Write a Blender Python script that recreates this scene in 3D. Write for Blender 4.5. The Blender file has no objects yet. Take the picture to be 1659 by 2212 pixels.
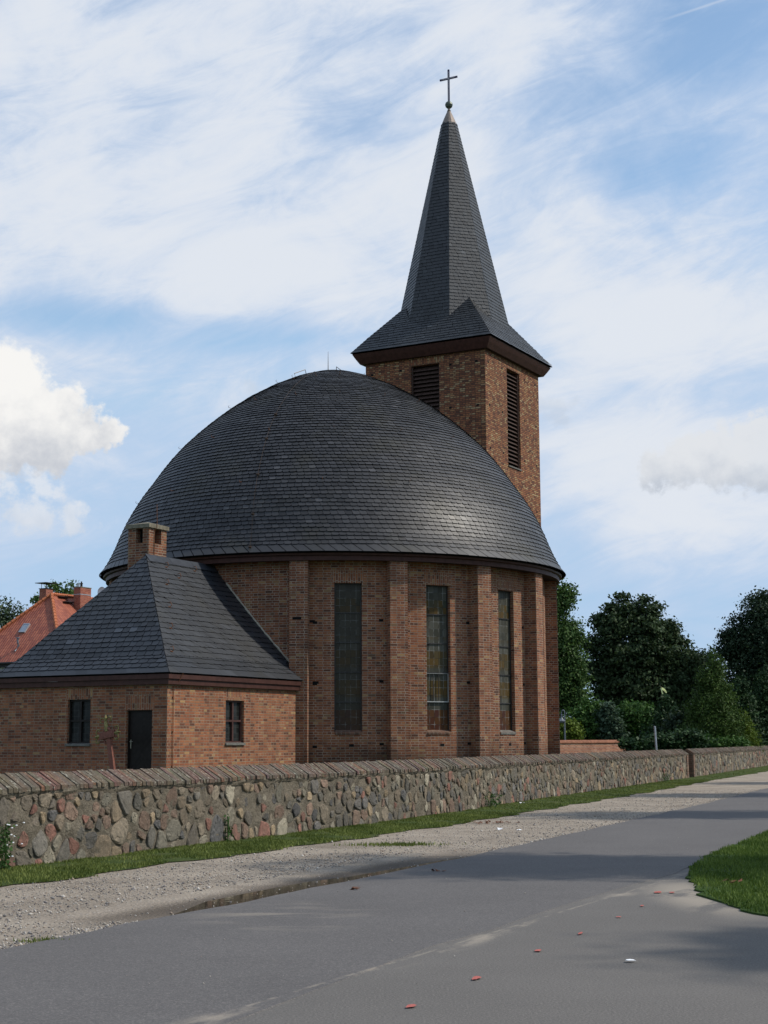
import bpy, math, random
import numpy as np
from mathutils import Vector, Matrix

S = bpy.context.scene
COL = S.collection
R = math.radians
random.seed(7)
RNG = np.random.default_rng(11)

# ------------------------------------------------------------------ camera
EH = 1.6
PW, PH, FPX, PITCH, ROLL = 1659.0, 2212.0, 3339.58, 0.14712, -0.00472
cam = bpy.data.cameras.new('camera')
cam.sensor_fit = 'VERTICAL'; cam.sensor_height = 24.0
cam.lens = FPX / PH * 24.0
cam.clip_start = 0.1; cam.clip_end = 6000
camo = bpy.data.objects.new('camera', cam); COL.objects.link(camo)
camo.matrix_world = (Matrix.Translation((0, 0, EH)) @ Matrix.Rotation(math.pi / 2 + PITCH, 4, 'X')
                     @ Matrix.Rotation(ROLL, 4, 'Z'))
S.camera = camo


def at(x, y, Y):
    """photo point (1659 x 2212 scale) at the distance Y ahead -> world point"""
    u, v = x - PW / 2, y - PH / 2
    cr, sr = math.cos(ROLL), math.sin(ROLL)
    u, v = cr * u + sr * v, -sr * u + cr * v
    c, s = math.cos(PITCH), math.sin(PITCH)
    zc = -v / FPX
    r = Vector((u / FPX, c - zc * s, s + zc * c))
    return r * (Y / r.y) + Vector((0, 0, EH))


def on_ground(x, y, z=0.0):
    r = at(x, y, 1.0) - Vector((0, 0, EH))
    t = (z - EH) / r.z
    return Vector((r.x * t, r.y * t, z))


# ------------------------------------------------------------------ sun, sky, exposure
SUN_AZ, SUN_EL = 90.0, 46.0            # clockwise from +Y, above the horizon
sd = bpy.data.lights.new('sun', 'SUN'); sd.energy = 3.5; sd.angle = R(1.4); sd.color = (1.0, 0.93, 0.83)
so = bpy.data.objects.new('sun', sd); COL.objects.link(so)
dirv = Vector((math.sin(R(SUN_AZ)) * math.cos(R(SUN_EL)), math.cos(R(SUN_AZ)) * math.cos(R(SUN_EL)), math.sin(R(SUN_EL))))
so.rotation_euler = dirv.to_track_quat('Z', 'Y').to_euler()
so.location = (40, 10, 60)

S.view_settings.view_transform = 'Standard'
try: S.view_settings.look = 'None'
except Exception: pass
S.view_settings.gamma = 1.0
S.view_settings.use_curve_mapping = False
S.view_settings.exposure = 0.0


class NT:
    """little node-tree writer"""
    def __init__(s, tree): s.t = tree; s.n = tree.nodes; s.l = tree.links
    def node(s, typ, ins=None, **props):
        n = s.n.new(typ)
        for k, v in props.items(): setattr(n, k, v)
        for k, v in (ins or {}).items(): s.set(n.inputs[k], v)
        return n
    def set(s, sock, v):
        if hasattr(v, 'is_linked') or isinstance(v, bpy.types.NodeSocket): s.l.new(v, sock)
        else:
            if isinstance(v, tuple) and len(v) == 3 and sock.type == 'RGBA': v = (*v, 1)
            sock.default_value = v
    def m(s, op, a, b=None, c=None, clamp=False):
        n = s.n.new('ShaderNodeMath'); n.operation = op; n.use_clamp = clamp
        for i, v in enumerate((a, b, c)):
            if v is not None: s.set(n.inputs[i], v)
        return n.outputs[0]
    def mix(s, f, a, b, blend='MIX'):
        n = s.n.new('ShaderNodeMix'); n.data_type = 'RGBA'; n.blend_type = blend
        s.set(n.inputs[0], f); s.set(n.inputs[6], a); s.set(n.inputs[7], b)
        return n.outputs[2]
    def ramp(s, f, stops, interp='LINEAR'):
        n = s.n.new('ShaderNodeValToRGB'); cr = n.color_ramp; cr.interpolation = interp
        while len(cr.elements) < len(stops): cr.elements.new(0.5)
        for e, (p, c) in zip(cr.elements, stops):
            e.position = p; e.color = (*c, 1) if not isinstance(c, float) else (c, c, c, 1)
        s.set(n.inputs[0], f); return n.outputs[0]
    def noise(s, vec, scale, detail=4, rough=.55, dist=0.0, out=0):
        n = s.n.new('ShaderNodeTexNoise'); n.inputs['Scale'].default_value = scale
        n.inputs['Detail'].default_value = detail; n.inputs['Roughness'].default_value = rough
        n.inputs['Distortion'].default_value = dist
        if vec is not None: s.l.new(vec, n.inputs['Vector'])
        return n.outputs[out]
    def step(s, v, lo, hi):
        n = s.n.new('ShaderNodeMapRange'); n.interpolation_type = 'SMOOTHSTEP'
        s.set(n.inputs[0], v); n.inputs[1].default_value = lo; n.inputs[2].default_value = hi
        return n.outputs[0]
    def vec(s, x, y, z=0.0):
        n = s.n.new('ShaderNodeCombineXYZ')
        for i, v in enumerate((x, y, z)): s.set(n.inputs[i], v)
        return n.outputs[0]
    def sep(s, v):
        n = s.n.new('ShaderNodeSeparateXYZ'); s.l.new(v, n.inputs[0]); return n.outputs


W = bpy.data.worlds.new('World'); S.world = W; W.use_nodes = True


def build_sky():
    t = NT(W.node_tree); t.n.clear()
    out = t.node('ShaderNodeOutputWorld'); bg = t.node('ShaderNodeBackground')
    t.l.new(bg.outputs[0], out.inputs[0])
    sky = t.node('ShaderNodeTexSky', sky_type='NISHITA', sun_disc=False)
    sky.sun_elevation = R(SUN_EL); sky.sun_rotation = R(SUN_AZ)
    sky.altitude = 50; sky.air_density = 1.0; sky.dust_density = 0.6; sky.ozone_density = 1.0
    blue = t.mix(1.0, sky.outputs[0], (0.175, 0.180, 0.172), 'MULTIPLY')
    blue = t.mix(1.0, blue, (.42, .60, .82), 'DARKEN')
    g = t.node('ShaderNodeTexCoord').outputs['Generated']
    x, y, z = t.sep(g)
    D = 180 / math.pi
    az = t.m('MULTIPLY', t.m('ARCTAN2', x, y), D)
    hyp = t.m('SQRT', t.m('ADD', t.m('MULTIPLY', x, x), t.m('MULTIPLY', y, y)))
    el = t.m('MULTIPLY', t.m('ARCTAN2', z, hyp), D)
    A = lambda px: (px - 829.5) / 58.6
    E = lambda py: (1600 - py) / 58.6
    # thin high cloud: soft sheets plus combed streaks
    c0 = t.vec(t.m('MULTIPLY', az, .105), t.m('ADD', t.m('MULTIPLY', el, .20), t.m('MULTIPLY', az, -.025)))
    n1 = t.noise(c0, 1.15, 9, .60, .6)
    c1 = t.vec(t.m('ADD', t.m('MULTIPLY', az, .16), t.m('MULTIPLY', el, .10)), t.m('SUBTRACT', t.m('MULTIPLY', el, .62), t.m('MULTIPLY', az, .22)), 3.1)
    n2 = t.noise(c1, 1.2, 9, .66, .9)
    f = t.m('ADD', t.m('MULTIPLY', n1, 1.05), t.m('MULTIPLY', n2, .58))
    spots = [(200, 120, 620, 330, .22), (900, 130, 380, 260, .24), (480, 560, 520, 190, .34), (40, 470, 260, 200, .16),
             (1100, 430, 300, 220, .10), (1380, 690, 330, 150, .26), (1420, 1110, 330, 150, .44), (1290, 900, 220, 170, .24), (1620, 690, 180, 130, .16), (330, 250, 90, 50, -.10), (620, 420, 120, 60, -.10), (150, 560, 130, 40, -.10), (860, 90, 130, 40, -.08), (1180, 250, 130, 50, -.12),
             (120, 700, 300, 42, -.32), (560, 735, 260, 36, -.16), (1600, 140, 210, 150, -.30), (1420, 395, 170, 60, -.26), (250, 340, 200, 70, -.08), (760, 270, 180, 60, -.12),
             (400, 830, 220, 80, -.04), (230, 1240, 260, 130, -.22), (1400, 1390, 330, 120, -.22), (1240, 1180, 90, 100, -.22), (330, 1010, 160, 120, -.05), (1530, 630, 170, 50, -.16), (1500, 860, 200, 40, -.12), (60, 1150, 260, 60, .22), (1250, 560, 160, 90, .14), (1560, 300, 120, 60, .16)]
    for (px, py, sx, sy, amp) in spots:
        dx = t.m('DIVIDE', t.m('SUBTRACT', az, A(px)), sx / 58.6)
        dy = t.m('DIVIDE', t.m('SUBTRACT', el, E(py)), sy / 58.6)
        r2 = t.m('ADD', t.m('MULTIPLY', dx, dx), t.m('MULTIPLY', dy, dy))
        f = t.m('MULTIPLY_ADD', t.m('EXPONENT', t.m('MULTIPLY', r2, -1.0)), amp, f)
    cov = t.step(f, .46, 1.12)
    hi = t.step(f, .74, 1.25)
    ccol = t.mix(hi, (.55, .66, .84), (.76, .80, .865))
    colr = t.mix(t.m('MULTIPLY', cov, .97), blue, ccol)
    # contrail
    l0, l1 = (A(1425), E(107)), (A(1700), E(52))
    dx, dy = l1[0] - l0[0], l1[1] - l0[1]; L = math.hypot(dx, dy); dx /= L; dy /= L
    dd = t.m('ADD', t.m('MULTIPLY', t.m('SUBTRACT', az, l0[0]), -dy), t.m('MULTIPLY', t.m('SUBTRACT', el, l0[1]), dx))
    al = t.m('ADD', t.m('MULTIPLY', t.m('SUBTRACT', az, l0[0]), dx), t.m('MULTIPLY', t.m('SUBTRACT', el, l0[1]), dy))
    ln = t.m('MULTIPLY', t.m('MULTIPLY', t.m('SUBTRACT', 1.0, t.step(t.m('ABSOLUTE', dd), .0, .075)), t.step(al, 0, 2.2)), t.m('SUBTRACT', 1.0, t.step(al, 5.0, 7.5)))
    colr = t.mix(t.m('MULTIPLY', ln, .30), colr, (.75, .79, .86))
    # low heaped clouds
    nd = t.node('ShaderNodeTexNoise'); nd.inputs['Scale'].default_value = .75; nd.inputs['Detail'].default_value = 7; nd.inputs['Roughness'].default_value = .6
    t.l.new(t.vec(az, el, 1.7), nd.inputs['Vector'])
    nc = t.sep(nd.outputs['Color'])
    azd = t.m('ADD', az, t.m('MULTIPLY', t.m('SUBTRACT', nc[0], .5), 2.3))
    eld = t.m('ADD', el, t.m('MULTIPLY', t.m('SUBTRACT', nc[1], .5), 2.0))
    heaps = [[(20, 860, 115), (-60, 850, 140), (95, 905, 95), (165, 935, 72), (60, 960, 85), (215, 945, 42), (-20, 960, 90), (40, 1000, 70), (115, 985, 60), (-50, 1010, 90), (160, 970, 50)],
             [(1560, 1005, 90), (1480, 1018, 66), (1660, 1010, 110), (1420, 1022, 48), (1600, 1038, 66), (1530, 978, 50), (1640, 970, 60)],
             [(60, 1120, 55), (150, 1122, 45), (-20, 1060, 60), (100, 1060, 45), (-60, 1130, 60)],
             [(1185, 880, 40), (1230, 900, 40), (550, 835, 26)]]
    for hi_, (puffs, dens, low, top) in enumerate(zip(heaps, (1.0, .88, .75, .30), ((.55, .58, .64), (.50, .55, .63), (.62, .67, .75), (.5, .55, .63)),
                                                      ((.93, .92, .90), (.76, .78, .81), (.78, .81, .86), (.6, .65, .72)))):
        best = None; flat = None
        for (px, py, r) in puffs:
            dx = t.m('SUBTRACT', azd, A(px)); dy = t.m('MULTIPLY', t.m('SUBTRACT', eld, E(py)), 1.25)
            d = t.m('SQRT', t.m('ADD', t.m('MULTIPLY', dx, dx), t.m('MULTIPLY', dy, dy)))
            v = t.m('SUBTRACT', 1.0, t.m('DIVIDE', d, r / 58.6))
            best = v if best is None else t.m('MAXIMUM', best, v)
        best = t.m('ADD', best, t.m('MULTIPLY', t.m('SUBTRACT', t.noise(t.vec(az, el, 4.2 + hi_), 1.9, 7, .62), .5), .9 if hi_ < 2 else 2.2)); edge = (-.06, .34) if hi_ < 2 else (-.1, .75)
        mask = t.m('MULTIPLY', t.step(best, *edge), dens)
        pys = [p[1] for p in puffs]; lo, hi2 = E(max(pys) + 55), E(min(pys) + 10)
        lit = t.m('ADD', t.m('MULTIPLY', t.m('DIVIDE', t.m('SUBTRACT', el, lo), hi2 - lo), .75), t.m('MULTIPLY', t.m('SUBTRACT', nc[2], .42), 1.5))
        colr = t.mix(mask, colr, t.mix(t.step(lit, 0, 1), low, top))
    t.l.new(colr, bg.inputs[0]); bg.inputs[1].default_value = 1.0


build_sky()

# ------------------------------------------------------------------ materials
MATS = {}


def mat(name):
    m = bpy.data.materials.new(name); m.use_nodes = True
    t = NT(m.node_tree); b = t.n['Principled BSDF']
    MATS[name] = m
    return m, t, b


def plain(name, col, rough=.6, metal=0.0, var=.25, scale=8.0, bump=0.0, spec=.22):
    m, t, b = mat(name)
    o = t.node('ShaderNodeTexCoord').outputs['Object']
    n = t.noise(o, scale, 5, .6)
    c = t.mix(t.step(n, .25, .75), tuple(v * (1 - var) for v in col), tuple(min(1, v * (1 + var)) for v in col))
    t.l.new(c, b.inputs['Base Color'])
    b.inputs['Roughness'].default_value = rough; b.inputs['Metallic'].default_value = metal
    b.inputs['Specular IOR Level'].default_value = spec
    if bump:
        bn = t.node('ShaderNodeBump', {'Height': n, 'Strength': bump, 'Distance': .02})
        t.l.new(bn.outputs[0], b.inputs['Normal'])
    return m


def brick(name, stops, mortar, mort=.008, bw=.25, rh=.0833, squash=.6, dirt=.5, scuff=.35, bumpd=.008, base_z=None, mvar=.5, stain=(.016, .015, .012)):
    m, t, b = mat(name)
    tc = t.node('ShaderNodeTexCoord'); uv = tc.outputs['UV']; ob = tc.outputs['Object']
    wob = t.node('ShaderNodeTexNoise'); wob.inputs['Scale'].default_value = 3.0; wob.inputs['Detail'].default_value = 3
    t.l.new(uv, wob.inputs['Vector'])
    off = t.node('ShaderNodeVectorMath', operation='SCALE'); off.inputs['Scale'].default_value = .016
    t.l.new(wob.outputs['Color'], off.inputs[0])
    add = t.node('ShaderNodeVectorMath', operation='ADD'); t.l.new(uv, add.inputs[0]); t.l.new(off.outputs[0], add.inputs[1])
    br = t.node('ShaderNodeTexBrick', offset=.5, offset_frequency=2, squash=squash, squash_frequency=2)
    t.l.new(add.outputs[0], br.inputs['Vector'])
    for k, v in (('Color1', (0, 0, 0, 1)), ('Color2', (1, 1, 1, 1)), ('Mortar', (.5, .5, .5, 1)), ('Scale', 1.0), ('Mortar Size', mort), ('Mortar Smooth', .1), ('Bias', 0.0), ('Brick Width', bw), ('Row Height', rh)):
        br.inputs[k].default_value = v
    col = t.ramp(br.outputs['Color'], stops)
    grain = t.noise(uv, 45, 4, .65)
    col = t.mix(.55, col, t.ramp(grain, [(.3, (.45, .45, .45)), (.7, (1.35, 1.3, 1.25))]), 'MULTIPLY')
    # lime bloom and grime with shapes of their own
    big = t.noise(ob, .55, 5, .62)
    huge = t.noise(ob, .28, 5, .7)
    col = t.mix(.8, col, t.ramp(huge, [(.32, (.72, .74, .76)), (.5, (1, 1, 1)), (.68, (1.18, 1.12, 1.05))]), 'MULTIPLY')
    col = t.mix(t.m('MULTIPLY', t.step(big, .48, .76), dirt), col, stain)
    pale = t.noise(ob, 1.1, 5, .65, 1.0)
    col = t.mix(t.m('MULTIPLY', t.step(pale, .58, .8), scuff), col, tuple(min(1, v * 1.1) for v in mortar))
    mn = t.noise(uv, 2.4, 4, .6)
    mcol = t.mix(t.m('MULTIPLY', t.step(mn, .35, .62), mvar), mortar, (.07, .055, .042))
    colo = t.mix(br.outputs['Fac'], col, mcol)
    if base_z is not None:
        oz = t.sep(ob)[2]
        k = t.m('SUBTRACT', 1.0, t.step(t.m('ADD', oz, t.m('MULTIPLY', t.m('SUBTRACT', big, .5), 2.2)), base_z - .5, base_z + .7))
        colo = t.mix(t.m('MULTIPLY', k, .55), colo, stain)
    t.l.new(colo, b.inputs['Base Color'])
    b.inputs['Roughness'].default_value = .9; b.inputs['Specular IOR Level'].default_value = .25
    h = t.m('SUBTRACT', t.m('MULTIPLY', grain, .35), t.m('MULTIPLY', br.outputs['Fac'], 1.0))
    bn = t.node('ShaderNodeBump', {'Height': h, 'Strength': .9, 'Distance': bumpd})
    t.l.new(bn.outputs[0], b.inputs['Normal'])
    return m


RED = [(0.0, (.10, .042, .028)), (.12, (.175, .064, .036)), (.35, (.235, .083, .043)), (.60, (.275, .100, .049)), (.80, (.32, .130, .060)), (.91, (.215, .095, .052)), (.96, (.37, .22, .10)), (1.0, (.10, .055, .038))]
RED = [(p, tuple(v * .98 + (c[0] * .30 + c[1] * .59 + c[2] * .11) * k for v, k in zip(c, (.06, .05, .03)))) for p, c in RED]
TOW = [(0.0, (.12, .052, .034)), (.20, (.21, .082, .044)), (.45, (.285, .112, .055)), (.68, (.34, .150, .068)), (.84, (.37, .21, .10)), (.93, (.41, .30, .165)), (1.0, (.25, .11, .06))]
M_BRICK = brick('church brick', RED, (.40, .32, .245), mort=.0095, base_z=1.2, dirt=.45, scuff=.08)
M_BRICKA = brick('annex brick', [(p, tuple(v * 1.13 for v in c)) for p, c in RED], (.34, .265, .19), mort=.0085, dirt=.38, scuff=.10)
M_BRICKT = brick('tower brick', TOW, (.060, .040, .030), mort=.012, dirt=.35, scuff=.0, mvar=.4)
M_BRICKC = brick('chimney brick', [(p, tuple(v * .9 for v in c)) for p, c in RED], (.34, .27, .20), mort=.010, dirt=.5, scuff=.05)
M_BRICKG = brick('garden wall brick', [(0, (.33, .12, .07)), (.5, (.45, .18, .10)), (1, (.52, .24, .14))], (.50, .42, .34), mort=.012, bw=.25, squash=1.0, dirt=.05, scuff=.0)
M_BRICKH = brick('house chimney brick', [(0, (.24, .06, .04)), (.5, (.33, .09, .055)), (1, (.38, .13, .08))], (.42, .30, .24), mort=.008, squash=1.0, dirt=.1, scuff=.0)
M_BRICKP = brick('pier brick', [(0, (.10, .06, .04)), (.5, (.18, .09, .06)), (1, (.24, .14, .085))], (.22, .18, .14), mort=.01, dirt=.4, scuff=.0)


def slate(name, tone, rough, moss=.25, spec=.5, warm=(.036, .033, .022)):
    m, t, b = mat(name)
    at_ = t.node('ShaderNodeAttribute', attribute_name='tint')
    ob = t.node('ShaderNodeTexCoord').outputs['Object']
    k = t.sep(at_.outputs['Vector'])[0]
    col = t.ramp(k, [(0, tuple(v * .45 for v in tone)), (.45, tone), (.85, tuple(v * 1.55 for v in tone)), (1, tuple(v * 2.5 for v in tone))])
    n = t.noise(ob, .45, 6, .62)
    n2 = t.noise(ob, 14, 4, .6)
    col = t.mix(t.m('MULTIPLY', t.step(n, .47, .72), moss), col, warm)
    col = t.mix(.5, col, t.ramp(n2, [(.3, (.6, .6, .6)), (.7, (1.3, 1.3, 1.3))]), 'MULTIPLY')
    t.l.new(col, b.inputs['Base Color'])
    r = t.m('ADD', t.m('ADD', rough - .10, t.m('MULTIPLY', n2, .12)), t.m('MULTIPLY', t.sep(at_.outputs['Vector'])[1], .05))
    t.l.new(r, b.inputs['Roughness']); b.inputs['Specular IOR Level'].default_value = spec
    bn = t.node('ShaderNodeBump', {'Height': n2, 'Strength': .35, 'Distance': .01}); t.l.new(bn.outputs[0], b.inputs['Normal'])
    return m


M_SLATE = slate('dome slate', (.0245, .0242, .0255), .505, .85)
M_SLATEA = slate('annex slate', (.023, .026, .031), .50, .35)
M_SLATET = slate('spire slate', (.027, .029, .031), .48, .12)
M_UNDER = plain('dark slate edge and underlay', (.008, .008, .009), .95, spec=.05)  # near-black slate edges and underlay, so the joints read dark
M_LEAD = plain('ridge slate', (.045, .050, .060), .42, 0, .2, 3)
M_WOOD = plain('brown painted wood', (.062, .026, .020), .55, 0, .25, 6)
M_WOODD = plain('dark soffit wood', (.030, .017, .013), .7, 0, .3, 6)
M_DOOR = plain('dark door wood', (.016, .012, .010), .5, 0, .3, 9)
M_LOUV = plain('louvre wood', (.060, .036, .028), .75, 0, .35, 7)
M_DARK = plain('painted interior shade', (.006, .006, .006), .9, 0, .1)  # near-black colour standing for the shade inside holes and openings
M_IRON = plain('rusty iron', (.16, .070, .035), .8, .2, .4, 30)
M_CABLE = plain('dark old cable', (.060, .042, .032), .7, .2, .3, 30)
M_WIRE = plain('grey wire', (.17, .15, .13), .5, .6, .2, 20)
M_ZINC = plain('zinc cap', (.23, .19, .165), .55, .3, .25, 6)
M_BALL = plain('verdigris ball', (.10, .115, .095), .45, .5, .3, 8)
M_CROSS = plain('dark cross metal', (.045, .042, .075), .35, .7, .2, 8)
M_CROSSL = plain('bright cross edge', (.42, .38, .36), .35, .6, .1, 8)
M_CONC = plain('weathered concrete', (.19, .17, .125), .9, 0, .35, 9, .4)
M_SILL = plain('stone sill', (.15, .145, .13), .85, 0, .3, 9)
M_MORTF = plain('mortar fillet', (.38, .34, .27), .95, 0, .3, 14, .4)
M_CAME = plain('window lead', (.055, .052, .050), .5, .4, .3, 8)
M_WHITEF = plain('pale vent frame', (.42, .43, .42), .4, .1, .1, 8)
M_WINF = plain('brown window frame', (.075, .036, .030), .5, 0, .2, 8)
M_BRASS = plain('door handle metal', (.32, .30, .24), .35, .8, .1, 8)
M_STEEL = plain('galvanised steel', (.40, .43, .46), .42, .6, .15, 12)
M_LAMP = plain('lamp grey paint', (.17, .185, .21), .38, .2, .1, 8)
M_REDWOOD = plain('red brown cross wood', (.20, .080, .058), .7, 0, .25, 12)
M_GILT = plain('aged gilt ornament', (.24, .20, .08), .5, .5, .45, 25)
M_BARK = plain('tree bark', (.065, .052, .040), .95, 0, .35, 6, .6)
M_WHITE = plain('white paper', (.82, .83, .84), .8, 0, .06, 8)
M_DEAD = plain('dead brown leaves', (.13, .055, .030), .85, 0, .4, 20)
M_PINK = plain('faded coral paint', (.40, .115, .095), .85, 0, .3, 30)
M_FLY = plain('pale yellow wing', (.62, .68, .30), .7, 0, .08, 60)
M_FLYB = plain('dark insect body', (.07, .06, .045), .8, 0, .2, 60)
M_HOUSEW = plain('pale render', (.55, .55, .53), .9, 0, .08, 2)
M_GUT = plain('dark gutter', (.03, .028, .028), .5, .2, .2, 5)
M_SKYL = plain('roof window glass', (.25, .30, .36), .12, 0, .1, 3)
M_DISH = plain('pale dish', (.62, .64, .66), .5, 0, .08, 3)


def tile_mat():
    m, t, b = mat('red roof tile')
    uv = t.node('ShaderNodeTexCoord').outputs['UV']
    u, v, _ = t.sep(uv)
    br = t.node('ShaderNodeTexBrick', offset=.0, squash=1.0)
    t.l.new(uv, br.inputs['Vector'])
    for k, w in (('Color1', (0, 0, 0, 1)), ('Color2', (1, 1, 1, 1)), ('Scale', 1.0), ('Mortar Size', .004), ('Brick Width', .22), ('Row Height', .34)): br.inputs[k].default_value = w
    col = t.ramp(br.outputs['Color'], [(0, (.22, .052, .028)), (.5, (.29, .076, .038)), (1, (.35, .102, .050))])
    n = t.noise(uv, 1.2, 4); col = t.mix(t.m('MULTIPLY', t.step(n, .5, .8), .3), col, (.20, .065, .04))
    t.l.new(col, b.inputs['Base Color']); b.inputs['Roughness'].default_value = .6
    fr = t.m('FRACT', t.m('DIVIDE', v, .34)); wu = t.m('SINE', t.m('MULTIPLY', u, 2 * math.pi / .22))
    h = t.m('ADD', t.m('MULTIPLY', t.m('SUBTRACT', 1.0, fr), 1.0), t.m('MULTIPLY', wu, .35))
    bn = t.node('ShaderNodeBump', {'Height': h, 'Strength': 1.0, 'Distance': .05}); t.l.new(bn.outputs[0], b.inputs['Normal'])
    return m


M_TILE = tile_mat()


def glass_mat(name, dull, lines):
    m, t, b = mat(name)
    uv = t.node('ShaderNodeTexCoord').outputs['UV']
    u, v, _ = t.sep(uv)
    br = t.node('ShaderNodeTexBrick', offset=.0, squash=1.0)
    t.l.new(uv, br.inputs['Vector'])
    for k, w in (('Color1', (0, 0, 0, 1)), ('Color2', (1, 1, 1, 1)), ('Scale', 1.0), ('Mortar Size', .005), ('Mortar Smooth', .1), ('Brick Width', .1875), ('Row Height', .25)): br.inputs[k].default_value = w
    n = t.noise(uv, 3.0, 3, .6)
    grey = t.ramp(br.outputs['Color'], [(0, (.045, .045, .034)), (.5, (.072, .070, .054)), (.8, (.098, .098, .080)), (1, (.06, .062, .056))])
    warm = t.ramp(br.outputs['Color'], [(0, (.035, .028, .018)), (.35, (.085, .060, .022)), (.65, (.10, .062, .020)), (1, (.050, .058, .042))])
    redd = t.ramp(br.outputs['Color'], [(0, (.065, .022, .014)), (.5, (.10, .048, .016)), (1, (.060, .022, .022))])
    band = t.m('FRACT', t.m('DIVIDE', t.m('ADD', v, .25), 1.0))
    wf = t.m('MULTIPLY', t.step(band, .35, .5), t.m('SUBTRACT', 1.0, t.step(v, 3.1, 3.3)))
    wf2 = t.m('MULTIPLY', t.m('GREATER_THAN', v, 4.0), t.m('LESS_THAN', v, 4.5))
    col = t.mix(t.m('MAXIMUM', wf, wf2), grey, warm)
    col = t.mix(t.m('LESS_THAN', v, .75), col, redd)
    col = t.mix(dull, col, (.042, .036, .028))
    came = t.mix(t.m('MULTIPLY', t.step(n, .40, .62), lines), (.028, .026, .024), (.30, .31, .30))
    col = t.mix(br.outputs['Fac'], col, came)
    t.l.new(col, b.inputs['Base Color'])
    t.l.new(t.m('ADD', .16, t.m('MULTIPLY', br.outputs['Color'], .25)), b.inputs['Roughness'])
    b.inputs['Specular IOR Level'].default_value = .09
    h = t.m('ADD', t.m('MULTIPLY', n, .5), t.m('MULTIPLY', br.outputs['Fac'], .6))
    bn = t.node('ShaderNodeBump', {'Height': h, 'Strength': .35, 'Distance': .02}); t.l.new(bn.outputs[0], b.inputs['Normal'])
    return m


M_GLASS = [glass_mat('stained glass behind mesh', .62, .55), glass_mat('stained glass clear', .05, .95), glass_mat('stained glass', .15, .75)]


def pane_mat():
    m, t, b = mat('dark pane')
    uv = t.node('ShaderNodeTexCoord').outputs['UV']
    br = t.node('ShaderNodeTexBrick', offset=.0, squash=1.0); t.l.new(uv, br.inputs['Vector'])
    for k, w in (('Color1', (.012, .013, .012, 1)), ('Color2', (.028, .030, .028, 1)), ('Mortar', (.05, .05, .045, 1)), ('Scale', 1.0), ('Mortar Size', .005), ('Brick Width', .14), ('Row Height', .17)): br.inputs[k].default_value = w
    t.l.new(br.outputs['Color'], b.inputs['Base Color']); b.inputs['Roughness'].default_value = .2; b.inputs['Specular IOR Level'].default_value = .15
    n = t.noise(uv, 4, 2); bn = t.node('ShaderNodeBump', {'Height': n, 'Strength': .3, 'Distance': .02}); t.l.new(bn.outputs[0], b.inputs['Normal'])
    return m


M_PANE = pane_mat()


def leaf_mat(name, dark, light, trans=.22, rough=.55):
    m, t, b = mat(name)
    k = t.sep(t.node('ShaderNodeAttribute', attribute_name='tint').outputs['Vector'])[0]
    col = t.mix(k, dark, light)
    t.l.new(col, b.inputs['Base Color']); b.inputs['Roughness'].default_value = rough; b.inputs['Specular IOR Level'].default_value = .12
    tr = t.node('ShaderNodeBsdfTranslucent'); t.l.new(t.mix(.5, col, (.9, 1.0, .4), 'MULTIPLY'), tr.inputs[0])
    mx = t.node('ShaderNodeMixShader'); mx.inputs[0].default_value = trans
    t.l.new(b.outputs[0], mx.inputs[1]); t.l.new(tr.outputs[0], mx.inputs[2])
    t.l.new(mx.outputs[0], t.n['Material Output'].inputs[0])
    return m


M_LEAF = {
    'chestnut': leaf_mat('chestnut leaves', (.022, .040, .018), (.070, .105, .046)),
    'lime': leaf_mat('mid green leaves', (.035, .072, .022), (.105, .175, .050)),
    'dark': leaf_mat('dark leaves', (.015, .030, .018), (.045, .072, .036)),
    'thuja': leaf_mat('conifer sprays', (.024, .054, .013), (.082, .135, .030), .15),
    'yew': leaf_mat('yew needles', (.012, .032, .013), (.038, .075, .024), .1),
    'gold': leaf_mat('yellow green leaves', (.075, .12, .018), (.20, .26, .045)),
    'bush': leaf_mat('bush leaves', (.030, .075, .018), (.095, .175, .042)),
    'blue': leaf_mat('blue green leaves', (.030, .058, .036), (.085, .130, .080)),
    'birch': leaf_mat('pale willow leaves', (.05, .075, .040), (.12, .16, .085)),
    'weed': leaf_mat('weed leaves', (.03, .075, .018), (.08, .15, .045)),
    'grass': leaf_mat('grass blades', (.075, .105, .022), (.20, .235, .065), .2, .6),
    'lawn': leaf_mat('lawn blades', (.055, .098, .017), (.145, .205, .044), .2, .6),
}


def stone_mat():
    m, t, b = mat('field stones')
    c = t.node('ShaderNodeAttribute', attribute_name='tint').outputs['Color']
    ob = t.node('ShaderNodeTexCoord').outputs['Object']
    n = t.noise(ob, 16, 6, .7); n2 = t.noise(ob, 90, 3, .7); n3 = t.noise(ob, 2.2, 6, .7)
    col = t.mix(.75, c, t.ramp(n, [(.25, (.45, .45, .45)), (.5, (1, 1, 1)), (.75, (1.5, 1.45, 1.4))]), 'MULTIPLY')
    col = t.mix(.6, col, t.ramp(n2, [(.3, (.6, .6, .6)), (.7, (1.4, 1.4, 1.4))]), 'MULTIPLY')
    col = t.mix(t.m('MULTIPLY', t.step(n3, .46, .66), .5), col, (.120, .104, .078))
    col = t.mix(t.m('MULTIPLY', t.step(n, .66, .74), .45), col, (.36, .36, .30))
    t.l.new(col, b.inputs['Base Color']); b.inputs['Roughness'].default_value = .92; b.inputs['Specular IOR Level'].default_value = .2
    bn = t.node('ShaderNodeBump', {'Height': t.m('ADD', n, t.m('MULTIPLY', n2, .4)), 'Strength': .8, 'Distance': .03}); t.l.new(bn.outputs[0], b.inputs['Normal'])
    return m


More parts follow.
